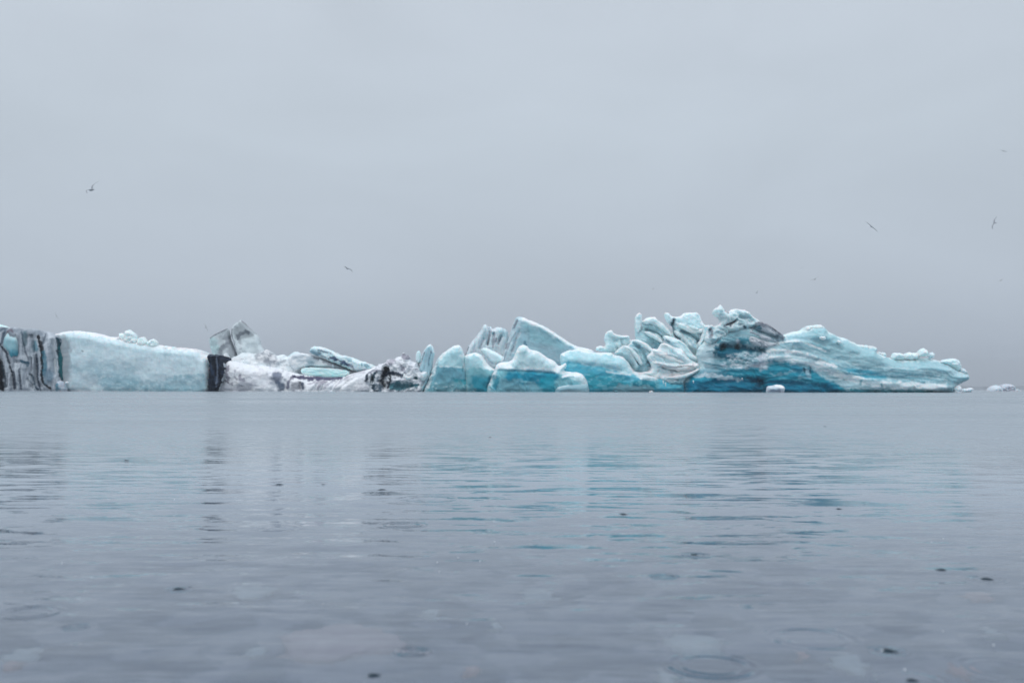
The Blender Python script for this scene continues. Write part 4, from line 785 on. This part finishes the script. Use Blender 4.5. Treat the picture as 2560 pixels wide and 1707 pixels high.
for lb, u, v, D, s_, c_ in (('tiny dark ice fragment at the foot of the middle domes', 1182, 977.5, 140, 5, (60, 70, 80)),
                    ('tiny dark ice fragment afloat between the domes and the big iceberg', 1540, 978.4, 140, 6, (40, 50, 60)),
                    ('tiny white ice crumb afloat below the blue plateau', 1628, 979, 138, 6, (200, 206, 208)),
                    ('tiny white ice crumb at the far right edge of the lake', 2545, 975.5, 300, 6, (182, 196, 206))):
    floe(lb, 'W', [(u - s_, v + 3), (u - s_ * .8, v - 1), (u, v - 2.4), (u + s_ * .7, v - 1.6), (u + s_, v + 3)], D, c_, R=3, tf=.2, tb=.2, amp=.02, step=.5, rough=.2)

# ---------------------------------------------------------------- lake
RINGS = [  # photo x, y of the centre, ring radius in photo px, wave amplitude (m), wavelength (m)
    (1779, 1664, 98, .00075, .022), (1031, 1629, 34, .0011, .012), (2031, 1594, 96, .00045, .024), (1009, 1312, 42, .0022, .030), (1660, 1441, 26, .0013, .014),
    (76, 1531, 64, .0004, .022), (188, 1567, 22, .0012, .012), (697, 1321, 42, .0008, .030), (1185, 1448, 250, .00012, .036), (1185, 1448, 330, .0001, .036),
    (2512, 1672, 100, .0004, .022), (446, 1474, 26, .0006, .014), (1736, 1387, 28, .0008, .016), (2467, 1448, 40, .0007, .016), (2220, 1628, 36, .0007, .014), (2280, 1700, 80, .0003, .02), (1076, 1247, 60, .0014, .05)]
RIP = (1.2, .30, .30, .36)      # strength of fine ripples, wavelets, swell, near capillary ripples
RINGK = 1.5
def water_material():
    mt, t, b = new_mat('lake_water')
    lk = t.links.new
    geo = N(t, 'ShaderNodeNewGeometry')
    def noise(scale, sx, sy, det, rgh, dist=0.0, off=0.0):
        mp_ = N(t, 'ShaderNodeMapping'); mp_.inputs['Scale'].default_value = (sx, sy, 1); mp_.inputs['Location'].default_value = (off, off * .7, 0)
        lk(geo.outputs['Position'], mp_.inputs[0])
        n = N(t, 'ShaderNodeTexNoise'); n.inputs['Scale'].default_value = scale; n.inputs['Detail'].default_value = det
        n.inputs['Roughness'].default_value = rgh; n.inputs['Distortion'].default_value = dist
        lk(mp_.outputs[0], n.inputs['Vector'])
        return n.outputs[0]
    def mth(op, a, c, **k):
        n = N(t, 'ShaderNodeMath', operation=op)
        for i, q in enumerate((a, c)):
            if q is None: continue
            if isinstance(q, (int, float)): n.inputs[i].default_value = q
            else: lk(q, n.inputs[i])
        return n.outputs[0]
    def mrange(v, a, c, d, e):
        n = N(t, 'ShaderNodeMapRange'); n.interpolation_type = 'SMOOTHSTEP'
        for k_, q in zip(('From Min', 'From Max', 'To Min', 'To Max'), (a, c, d, e)): n.inputs[k_].default_value = q
        lk(v, n.inputs['Value'])
        return n.outputs[0]
    dist = N(t, 'ShaderNodeVectorMath', operation='LENGTH'); lk(geo.outputs['Position'], dist.inputs[0])
    D = dist.outputs['Value']
    # breeze patches: slicks and rougher lanes lying across the lake
    patch = mrange(noise(1.0, .035, .16, 3, .5, .6), .36, .64, .45, 1.3)
    boost = mrange(D, 2.5, 18, .5, 2.8)
    calm = mth('MULTIPLY', patch, boost)
    def vop(op, a, c):
        n = N(t, 'ShaderNodeVectorMath', operation=op)
        for i, q in enumerate((a, c)):
            if q is None: continue
            if isinstance(q, tuple): n.inputs[i].default_value = q
            elif op == 'SCALE' and i == 1:
                if isinstance(q, (int, float)): n.inputs['Scale'].default_value = q
                else: lk(q, n.inputs['Scale'])
            else: lk(q, n.inputs[i])
        return n.outputs[0]
    def slopes(scale, sx, sy, det, rgh, kx, ky, dist=0.0, off=0.0):
        """random surface slopes of one family of ripples (x and y tilt), crests lying across the view"""
        mp_ = N(t, 'ShaderNodeMapping'); mp_.inputs['Scale'].default_value = (sx, sy, 1); mp_.inputs['Location'].default_value = (off, off * .7, 0)
        lk(geo.outputs['Position'], mp_.inputs[0])
        n = N(t, 'ShaderNodeTexNoise'); n.inputs['Scale'].default_value = scale; n.inputs['Detail'].default_value = det
        n.inputs['Roughness'].default_value = rgh; n.inputs['Distortion'].default_value = dist
        lk(mp_.outputs[0], n.inputs['Vector'])
        return vop('MULTIPLY', vop('SUBTRACT', n.outputs['Color'], (.5, .5, .5)), (kx, ky, 0))
    S = vop('SCALE', slopes(9.0, .35, 1.6, 4, .55, RIP[0] * .5, RIP[0], .5), calm)
    S = vop('ADD', S, vop('SCALE', slopes(30.0, .30, 1.3, 3, .55, RIP[3] * .5, RIP[3], .6, 5.0), mrange(D, 2, 9, 1.0, .2)))
    S = vop('ADD', S, vop('SCALE', slopes(3.2, .45, 1.6, 3, .5, RIP[1] * .5, RIP[1], .6, 7.0), mth('MULTIPLY', calm, mrange(D, 2.2, 9, .12, 1.0))))
    S = vop('ADD', S, vop('SCALE', slopes(.8, .45, 1.5, 3, .55, RIP[2] * .5, RIP[2], .4, 3.0), mth('MULTIPLY', patch, mrange(D, 7, 22, 0, 1))))
    S = vop('ADD', S, vop('SCALE', slopes(.11, .3, 1.2, 4, .6, .10, .22, .8, 19.0), mrange(D, 10, 45, 0, 1)))
    for (u, v, rp, A_, wl) in RINGS:
        c = at_water(u, v)
        R_ = rp * (at_water(u + 10, v)[0] - c[0]) / 10
        df = vop('SUBTRACT', geo.outputs['Position'], tuple(c))
        ln = N(t, 'ShaderNodeVectorMath', operation='LENGTH'); lk(df, ln.inputs[0])
        q = mth('SUBTRACT', ln.outputs['Value'], R_)
        sn = mth('SINE', mth('MULTIPLY', q, 2 * math.pi / wl), None)
        g = mth('DIVIDE', q, wl * .9)
        ex = mth('POWER', math.e, mth('MULTIPLY', mth('MULTIPLY', g, g), -1.0))
        k_ = mth('MULTIPLY', mth('MULTIPLY', sn, ex), RINGK * A_ * 2 * math.pi / wl)
        S = vop('ADD', S, vop('SCALE', vop('NORMALIZE', df, None), k_))
    nn = vop('NORMALIZE', vop('SUBTRACT', (0, 0, 1), vop('MULTIPLY', S, (1, 1, 0))), None)
    side = mth('SUBTRACT', 1.0, mth('MULTIPLY', geo.outputs['Backfacing'], 2.0))     # the same waves seen from below
    lk(vop('SCALE', nn, side), b.inputs['Normal'])
    bc = N(t, 'ShaderNodeMix', data_type='RGBA'); lk(mrange(D, 1.5, 8, 0, 1), bc.inputs[0])
    bc.inputs[6].default_value = (.33, .395, .485, 1); bc.inputs[7].default_value = (.262, .312, .35, 1)
    lk(bc.outputs[2], b.inputs['Base Color'])
    # glacial flour: clear in the shallows, milky where the water is deep
    lk(mrange(D, 1.6, 6.0, .74, .0), b.inputs['Transmission Weight'])
    b.inputs['IOR'].default_value = 1.333
    lk(mth('MULTIPLY', mth('SQRT', patch, None), mrange(D, 1.6, 16, .03, .27)), b.inputs['Roughness'])
    return mt
WATER = water_material()
ext = 5200.0
wo = mesh_obj('water', [(-ext, -6, 0), (ext, -6, 0), (ext, 9000, 0), (-ext, 9000, 0)], [(0, 1, 2, 3)], WATER, smooth=False)
tag(wo, 'calm grey lake dimpled by rain', None, None, 'structure')

# lake bed: grey sand and gravel shelving away from the shore
def bed_material():
    mt, t, b = new_mat('lake_bed_gravel')
    geo = N(t, 'ShaderNodeNewGeometry')
    n = N(t, 'ShaderNodeTexNoise'); n.inputs['Scale'].default_value = 3.2; n.inputs['Detail'].default_value = 6; n.inputs['Roughness'].default_value = .62
    t.links.new(geo.outputs['Position'], n.inputs['Vector'])
    wp = N(t, 'ShaderNodeVectorMath', operation='SCALE'); wp.inputs['Scale'].default_value = .16
    t.links.new(n.outputs['Color'], wp.inputs[0])
    wa = N(t, 'ShaderNodeVectorMath', operation='ADD'); t.links.new(geo.outputs['Position'], wa.inputs[0]); t.links.new(wp.outputs[0], wa.inputs[1])
    v = N(t, 'ShaderNodeTexVoronoi', feature='SMOOTH_F1'); v.inputs['Scale'].default_value = 11; v.inputs['Smoothness'].default_value = .6
    t.links.new(wa.outputs[0], v.inputs['Vector'])
    sp = N(t, 'ShaderNodeSeparateColor'); t.links.new(v.outputs['Color'], sp.inputs[0])
    ad = N(t, 'ShaderNodeMath', operation='ADD'); t.links.new(sp.outputs[0], ad.inputs[0]); t.links.new(n.outputs[0], ad.inputs[1])
    cr = N(t, 'ShaderNodeValToRGB')
    e = cr.color_ramp.elements
    e[0].position = .5; e[0].color = (.11, .15, .21, 1)
    e[1].position = 1.0; e[1].color = (.43, .44, .49, 1)
    e.new(.8).color = (.19, .235, .30, 1)
    hf = N(t, 'ShaderNodeMath', operation='MULTIPLY'); hf.inputs[1].default_value = .82; t.links.new(ad.outputs[0], hf.inputs[0])
    t.links.new(hf.outputs[0], cr.inputs[0])
    t.links.new(cr.outputs[0], b.inputs['Base Color'])
    b.inputs['Roughness'].default_value = .9
    return mt
def bed_z(x, y):
    return -(0.16 + 0.045 * np.maximum(y, 0)) + 0.02 * fbm(x, y, .5, s=5)
gx = np.concatenate([np.linspace(-600, -9, 12), np.linspace(-8, 8, 161), np.linspace(9, 600, 12)])
gy = np.concatenate([np.linspace(-6, 0.4, 9), np.linspace(.5, 9, 110), np.linspace(9.5, 200, 40)])
GX, GY = np.meshgrid(gx, gy)
GZ = bed_z(GX, GY)
ids = np.arange(GX.size).reshape(GX.shape)
Qb = np.stack([ids[:-1, :-1].ravel(), ids[:-1, 1:].ravel(), ids[1:, 1:].ravel(), ids[1:, :-1].ravel()], 1)
bo = mesh_obj('lake_bed', np.stack([GX, GY, GZ], -1).reshape(-1, 3), Qb, bed_material())
tag(bo, 'pebbly lake bed showing faintly through the shallow water', None, None, 'structure')

def plain_mat(name, col, rough=.7, sc=30, var=.25):
    mt, t, b = new_mat(name)
    geo = N(t, 'ShaderNodeNewGeometry')
    n = N(t, 'ShaderNodeTexNoise'); n.inputs['Scale'].default_value = sc; n.inputs['Detail'].default_value = 5
    t.links.new(geo.outputs['Position'], n.inputs['Vector'])
    r = N(t, 'ShaderNodeMapRange'); r.inputs['To Min'].default_value = 1 - var; r.inputs['To Max'].default_value = 1 + var
    t.links.new(n.outputs[0], r.inputs['Value'])
    s = N(t, 'ShaderNodeVectorMath', operation='SCALE'); s.inputs[0].default_value = col
    t.links.new(r.outputs[0], s.inputs['Scale']); t.links.new(s.outputs[0], b.inputs['Base Color'])
    b.inputs['Roughness'].default_value = rough
    return mt
ST_PINK = plain_mat('pale_rhyolite', (.80, .62, .60)); ST_PALE = plain_mat('pale_stone', (.72, .76, .74)); ST_RED = plain_mat('reddish_stone', (.70, .44, .38))
def uv_blob(name, c, rx, ry, rz, mat, parent=None, nz=.18, seed=0, nu=28, nv=14, flat=.5):
    u = np.linspace(0, 2 * math.pi, nu, endpoint=False); v = np.linspace(-math.pi / 2, math.pi / 2, nv)
    U, V_ = np.meshgrid(u, v)
    k = 1 + nz * fbm(np.cos(U) * 2 + 5 + seed, np.sin(U) * 2 + V_ * 1.3 + seed * 3, 1, s=seed)
    cz = np.sign(np.sin(V_)) * np.abs(np.sin(V_)) ** flat
    P = np.stack([c[0] + rx * k * np.cos(V_) ** .8 * np.cos(U), c[1] + ry * k * np.cos(V_) ** .8 * np.sin(U), c[2] + rz * cz], -1)
    ids = np.arange(P.shape[0] * nu).reshape(-1, nu)
    nx = np.roll(ids, -1, 1)
    Q = np.stack([ids[:-1].ravel(), nx[:-1].ravel(), nx[1:].ravel(), ids[1:].ravel()], 1)
    return mesh_obj(name, P.reshape(-1, 3), Q, mat, parent)
# submerged stones: photo centre, photo width, apparent height
for i, (u, v, wp, hp, mt_, lb) in enumerate([
        (845, 1592, 320, 70, ST_PINK, 'broad pinkish flat stone under the water, largest on the lake bed'), (1745, 1600, 150, 44, ST_PALE, 'pale mottled stone under the water above the widest rain ring'),
        (2125, 1648, 110, 34, ST_PALE, 'smooth pale green-grey stone under the water'), (1240, 1554, 28, 14, ST_PALE, 'small round pale stone alone under the middle of the lake'),
        (1345, 1480, 100, 24, ST_PALE, 'blurred pale stone under the water, farthest of the submerged stones'), (2440, 1482, 70, 14, ST_RED, 'reddish stone under the water at the right edge'),
        (1668, 1690, 50, 30, ST_PALE, 'pale stone at the lower left rim of the widest rain ring'), (2000, 1630, 30, 14, ST_RED, 'little reddish pebble between the rings'),
        (2480, 1571, 46, 14, ST_PALE, 'narrow pale stone under the water near the right edge'), (2400, 1662, 60, 26, ST_RED, 'pinkish stone under the water near the bottom right corner'),
        (630, 1470, 110, 26, ST_PALE, 'blurred pale stone under the left half of the water'), (60, 1625, 90, 30, ST_PALE, 'pale stone under the water at the left edge'),
        (1180, 1666, 40, 14, ST_RED, 'small pinkish pebble right of the large pinkish stone'), (640, 1622, 70, 20, ST_PALE, 'pale sliver of stone left of the broad pinkish stone'),
        (35, 1652, 40, 14, ST_RED, 'small reddish stone in the lower left corner'), (1080, 1525, 44, 12, ST_PALE, 'thin pale stone far above the small round one')]):
    s = at_water(u, v)
    dirh = np.array([s[0], s[1]]) / math.hypot(s[0], s[1])
    depth = .2
    for _ in range(4):            # the stone lies on the bed, seen through refracting water
        c = np.array([s[0] + dirh[0] * 1.02 * depth, s[1] + dirh[1] * 1.02 * depth])
        zb = float(bed_z(c[0:1], c[1:2])[0])
        th = .05 if i == 0 else .03
        depth = -(zb + th)
    k_ = math.hypot(*c) / math.hypot(s[0], s[1])
    rx = k_ * wp / 2 * (at_water(u + 10, v)[0] - s[0]) / 10
    ry = k_ * abs(at_water(u, v - hp / 2)[1] - at_water(u, v + hp / 2)[1]) / 2 * 1.1
    o = uv_blob('submerged_stone', (c[0], c[1], zb + th / 2 - .008), rx, ry, th / 2 + .008, mt_, seed=i, flat=.6, nz=.34)
    tag(o, lb, 'stone', 'stones under the shallow water')

# splashes: little crowns and dimples of water where drops hit
SPL = [(316, 1151, 12, 'small dark splash far out below the pale wall'), (697, 1211, 14, 'thin flat splash left of the middle, far out'), (955, 1224, 14, 'thin splash just above the wide thin ring'), (1558, 1285, 15, 'thin dark splash right of the middle, halfway down'),
       (1736, 1386, 14, 'dark splash with one faint ring, above the single arc ripple'), (2467, 1447, 20, 'black splash with faint rings at the right'), (2353, 1424, 18, 'flat dark dimple just left of the black splash'), (446, 1472, 18, 'dark splash with thin rays in the left third'),
       (934, 1688, 22, 'dark blot of a splash at the bottom edge under the double ring'), (2222, 1627, 26, 'splash with a bright bead beside it, lower right'), (2280, 1701, 20, 'black splash cut by the bottom edge, lower right'), (808, 1211, 8, 'faint speck of a splash next to a thin flat one'),
       (2097, 1272, 10, 'faint flat splash in the far right half'), (2062, 1066, 7, 'faintest splash, nearest the big iceberg'), (1225, 1093, 7, 'tiny far splash below the middle domes')]
def splash(u, v, wp, lb, seed):
    c = at_water(u, v)
    r = wp / 2.7 * (at_water(u + 10, v)[0] - c[0]) / 10
    n = 28
    prof = [(1.9, .0005), (1.3, .02), (1.0, .16), (.82, .42), (.62, .34), (.45, .12), (.25, .06), (.02, .16)]
    V_ = []; rg = random.Random(seed)
    ph = [rg.uniform(0, 6.28) for _ in range(3)]
    for (pr, pz) in prof:
        for j in range(n):
            a = 2 * math.pi * j / n
            k = 1 + .16 * math.sin(3 * a + ph[0]) + .08 * math.sin(7 * a + ph[1])
            V_.append((c[0] + r * pr * k * math.cos(a), c[1] + r * pr * k * math.sin(a), .0012 + r * .6 * pz * (1 + .35 * math.sin(5 * a + ph[2]))))
    Q = [(i * n + j, i * n + (j + 1) % n, (i + 1) * n + (j + 1) % n, (i + 1) * n + j) for i in range(len(prof) - 1) for j in range(n)]
    o = mesh_obj('rain_splash', V_, Q, SPLASH)
    tag(o, lb, 'splash', 'splashes where raindrops hit the lake')
SPLASH, t_, b_ = new_mat('splash_water')
b_.inputs['Base Color'].default_value = (.02, .045, .065, 1); b_.inputs['Roughness'].default_value = .12; b_.inputs['IOR'].default_value = 1.333
nzz = N(t_, 'ShaderNodeTexNoise'); nzz.inputs['Scale'].default_value = 300.0
bpp = N(t_, 'ShaderNodeBump'); bpp.inputs['Distance'].default_value = .001; t_.links.new(nzz.outputs[0], bpp.inputs['Height']); t_.links.new(bpp.outputs[0], b_.inputs['Normal'])
for i, s in enumerate(SPL):
    splash(*s, i)
# bright beads of water thrown up by the rain
DROP, t_, b_ = new_mat('bright_water_bead')
b_.inputs['Base Color'].default_value = (.86, .9, .95, 1); b_.inputs['Roughness'].default_value = .15
nzz = N(t_, 'ShaderNodeTexNoise'); nzz.inputs['Scale'].default_value = 200.0
bpp = N(t_, 'ShaderNodeBump'); bpp.inputs['Distance'].default_value = .0005; t_.links.new(nzz.outputs[0], bpp.inputs['Height']); t_.links.new(bpp.outputs[0], b_.inputs['Normal'])
for i, (u, v, s) in enumerate([(1167, 1557, 1.6), (1200, 1401, 1.5), (1093, 1404, 1.5), (2484, 1610, 2.2), (2206, 1623, 2.2), (2262, 1671, 2.4), (2357, 1575, 1.5), (2329, 1354, 1.3), (1236, 1352, 1.3), (1145, 1392, 1.3), (155, 1406, 1.4), (228, 1442, 1.3),
                                (1548, 1396, 1.3), (807, 1508, 1.3), (1098, 1427, 1.2), (2358, 1345, 1.2), (436, 1247, 1.2)]):
    c = at_water(u, v + 3 * s)
    r = s * CAM_H / (v - 972)
    o = uv_blob('water_bead', (c[0], c[1], r * 2.2), r, r, r * 1.25, DROP, nz=.05, seed=i, nu=12, nv=8, flat=1)
    tag(o, 'tiny bright bead of rainwater thrown up just above the lake', 'water drop', 'beads of rainwater over the lake')

# ---------------------------------------------------------------- gulls
GULL = plain_mat('gull_feathers_shaded', (.33, .35, .38), .7, 8, .2)  # white plumage coloured grey: shade on the birds' undersides is in the colour
def gull_mesh(name, bendL, bendR, sweep, body=1.0):
    """one continuous lofted body and wings; +X is forward, span along Y. bend = (inner raise, outer raise) in radians for each wing"""
    st = []
    def wing(side, bend):
        pts = []; y = .045; z = .02; x = .02
        segs = [(.05, 0, .17, .05), (.10, 0, .15, .035), (.12, 0, .145, .03), (.12, .5, .125, .024), (.13, 1, .10, .018), (.11, 1, .062, .012), (.07, 1, .015, .004)]
        for (ln, kk, ch, th) in segs:
            a = bend[0] * (1 - kk) + bend[1] * kk
            y += ln * math.cos(a); z += ln * math.sin(a)
            x += ln * (.18 if kk == 0 else -sweep * kk)
            pts.append((side * y, x, z, ch, th))
        return pts
    Lw = wing(-1, bendL)[::-1]; Rw = wing(1, bendR)
    mid = [(-.05, .0, .0, .26, .07), (-.032, -.02, -.01, .40, .10), (0, -.02, -.015, .44 * body, .115), (.032, -.02, -.01, .40, .10), (.05, .0, .0, .26, .07)]
    secs = Lw + mid + Rw
    n = 14; V_ = []
    for (y, x, z, ch, th) in secs:
        for j in range(n):
            a = 2 * math.pi * j / n
            cx = math.cos(a)
            tz = math.sin(a) * (1 - .35 * max(0, -cx)) 
            V_.append((x + ch / 2 * cx, y, z + th / 2 * tz))
    Q = [(i * n + j, (i + 1) * n + j, (i + 1) * n + (j + 1) % n, i * n + (j + 1) % n) for i in range(len(secs) - 1) for j in range(n)]
    V_.append(tuple(np.mean(V_[:n], 0))); V_.append(tuple(np.mean(V_[(len(secs) - 1) * n:len(secs) * n], 0)))
    T = [(len(V_) - 2, j, (j + 1) % n) for j in range(n)] + [(len(V_) - 1, (len(secs) - 1) * n + (j + 1) % n, (len(secs) - 1) * n + j) for j in range(n)]
    V_ = np.array(V_)
    return V_, Q, T
# photo x, y, wingspan in photo px, heading, pitch, bank, wings, label
for (u, v, wp, eul, bl, br, sw, lb) in [
        (229, 475, 46, (0, .05, math.radians(155)), (1.3, .85), (-.3, -.9), .9, 'gull with one wing raised in a curve, above the left end of the wall'),
        (869, 672, 21, (.35, .2, 2.2), (.35, -.9), (.5, -1.3), .6, 'gull with drooping bent wings over the leaning slabs'),
        (2179, 567, 31, (.72, 0, 1.5), (.1, -.15), (.1, -.15), .3, 'gull gliding with straight wings on a slant, upper right sky'),
        (2486, 558, 24, (-1.15, 0, 2.0), (.15, -.2), (.2, -.1), .4, 'gull banked almost upright near the right edge'),
        (2502, 701, 14, (-.45, 0, 1.7), (.2, -.2), (.2, -.2), .3, 'small gull low near the right edge'),
        (1633, 722, 9, (.1, 0, .2), (.3, 0), (.3, 0), .4, 'speck of a gull seen end-on over the scalloped towers'),
        (1892, 732, 14, (-.6, 0, 2.3), (.3, .1), (.7, .4), .4, 'gull with one wing up just right of the summit'),
        (2037, 698, 19, (-.5, 0, 1.8), (.2, -.3), (.3, .2), .4, 'thin gull high over the banded slope'),
        (2005, 670, 11, (-.15, 0, 1.6), (.2, -.3), (.2, -.3), .3, 'faintest gull, just above the thin one'),
        (2509, 378, 13, (.3, 0, 1.6), (.1, -.1), (.1, -.3), .3, 'highest gull of all, at the right edge of the sky'),
        (141, 790, 15, (1.1, 0, 1.7), (.1, -.1), (.1, -.1), .3, 'gull on a steep slant low over the ashy columns'),
        (515, 819, 15, (1.1, 0, 1.4), (.1, -.2), (.1, -.1), .3, 'gull diving beside the tip of the shorter leaning slab')]:
    D = 1.15 * F / (wp * (1.25 if wp < 30 else 1.0))
    V_, Q, T = gull_mesh('gull', bl, br, sw)
    o = mesh_obj('gull', V_, Q, GULL, T=T)
    # mesh_obj put the mesh about its own base: bring the origin back to the body
    off = np.array(o.location); o.data.transform(Matrix.Translation(Vector(off)))
    o.location = at_y(u, v, D)
    o.rotation_euler = eul
    tag(o, lb, 'gull', 'gulls flying over the icebergs')

# ---------------------------------------------------------------- far shore and air
gx = np.linspace(-2600, 2600, 240)
hh = 5 + 6 * (fbm(gx, gx * 0, 420, s=3) + .6) + 1.5 * fbm(gx, gx * 0, 60, s=9)
hh = np.maximum(hh, 1.5)
V_ = []; 
prof = [(0, -1.0), (25, .35), (90, .8), (190, 1.0), (330, .7), (480, -1.0)]
for (dy, kz) in prof:
    for x_, z_ in zip(gx, hh):
        V_.append((x_, 2300 + dy, z_ * kz if kz > 0 else -1.0))
n = len(gx)
Q = [(i * n + j, i * n + j + 1, (i + 1) * n + j + 1, (i + 1) * n + j) for i in range(len(prof) - 1) for j in range(n - 1)]
sh = mesh_obj('hills', V_, Q, plain_mat('dark_moraine', (.16, .19, .23), .9, .02, .3))
tag(sh, 'low dark moraine shore almost lost in the mist', None, None, 'structure')

HZ = bpy.data.materials.new('mist'); HZ.use_nodes = True
t_ = HZ.node_tree; t_.nodes.remove(t_.nodes['Principled BSDF'])
pv = N(t_, 'ShaderNodeVolumePrincipled')
pv.inputs['Color'].default_value = (.93, .965, 1.0, 1)
pv.inputs['Density'].default_value = 0.00035
pv.inputs['Anisotropy'].default_value = 0.3
t_.links.new(pv.outputs[0], t_.nodes['Material Output'].inputs['Volume'])
hx0, hx1, hy0, hy1, hz0, hz1 = -2700, 2700, -30, 3000, -12, 75
Vh = [(x_, y_, z_) for z_ in (hz0, hz1) for y_ in (hy0, hy1) for x_ in (hx0, hx1)]
hz = mesh_obj('haze', Vh, [(0, 2, 3, 1), (4, 5, 7, 6), (0, 1, 5, 4), (2, 6, 7, 3), (0, 4, 6, 2), (1, 3, 7, 5)], HZ, smooth=False)
tag(hz, 'thin grey rain mist over the lake', None, None, 'stuff')
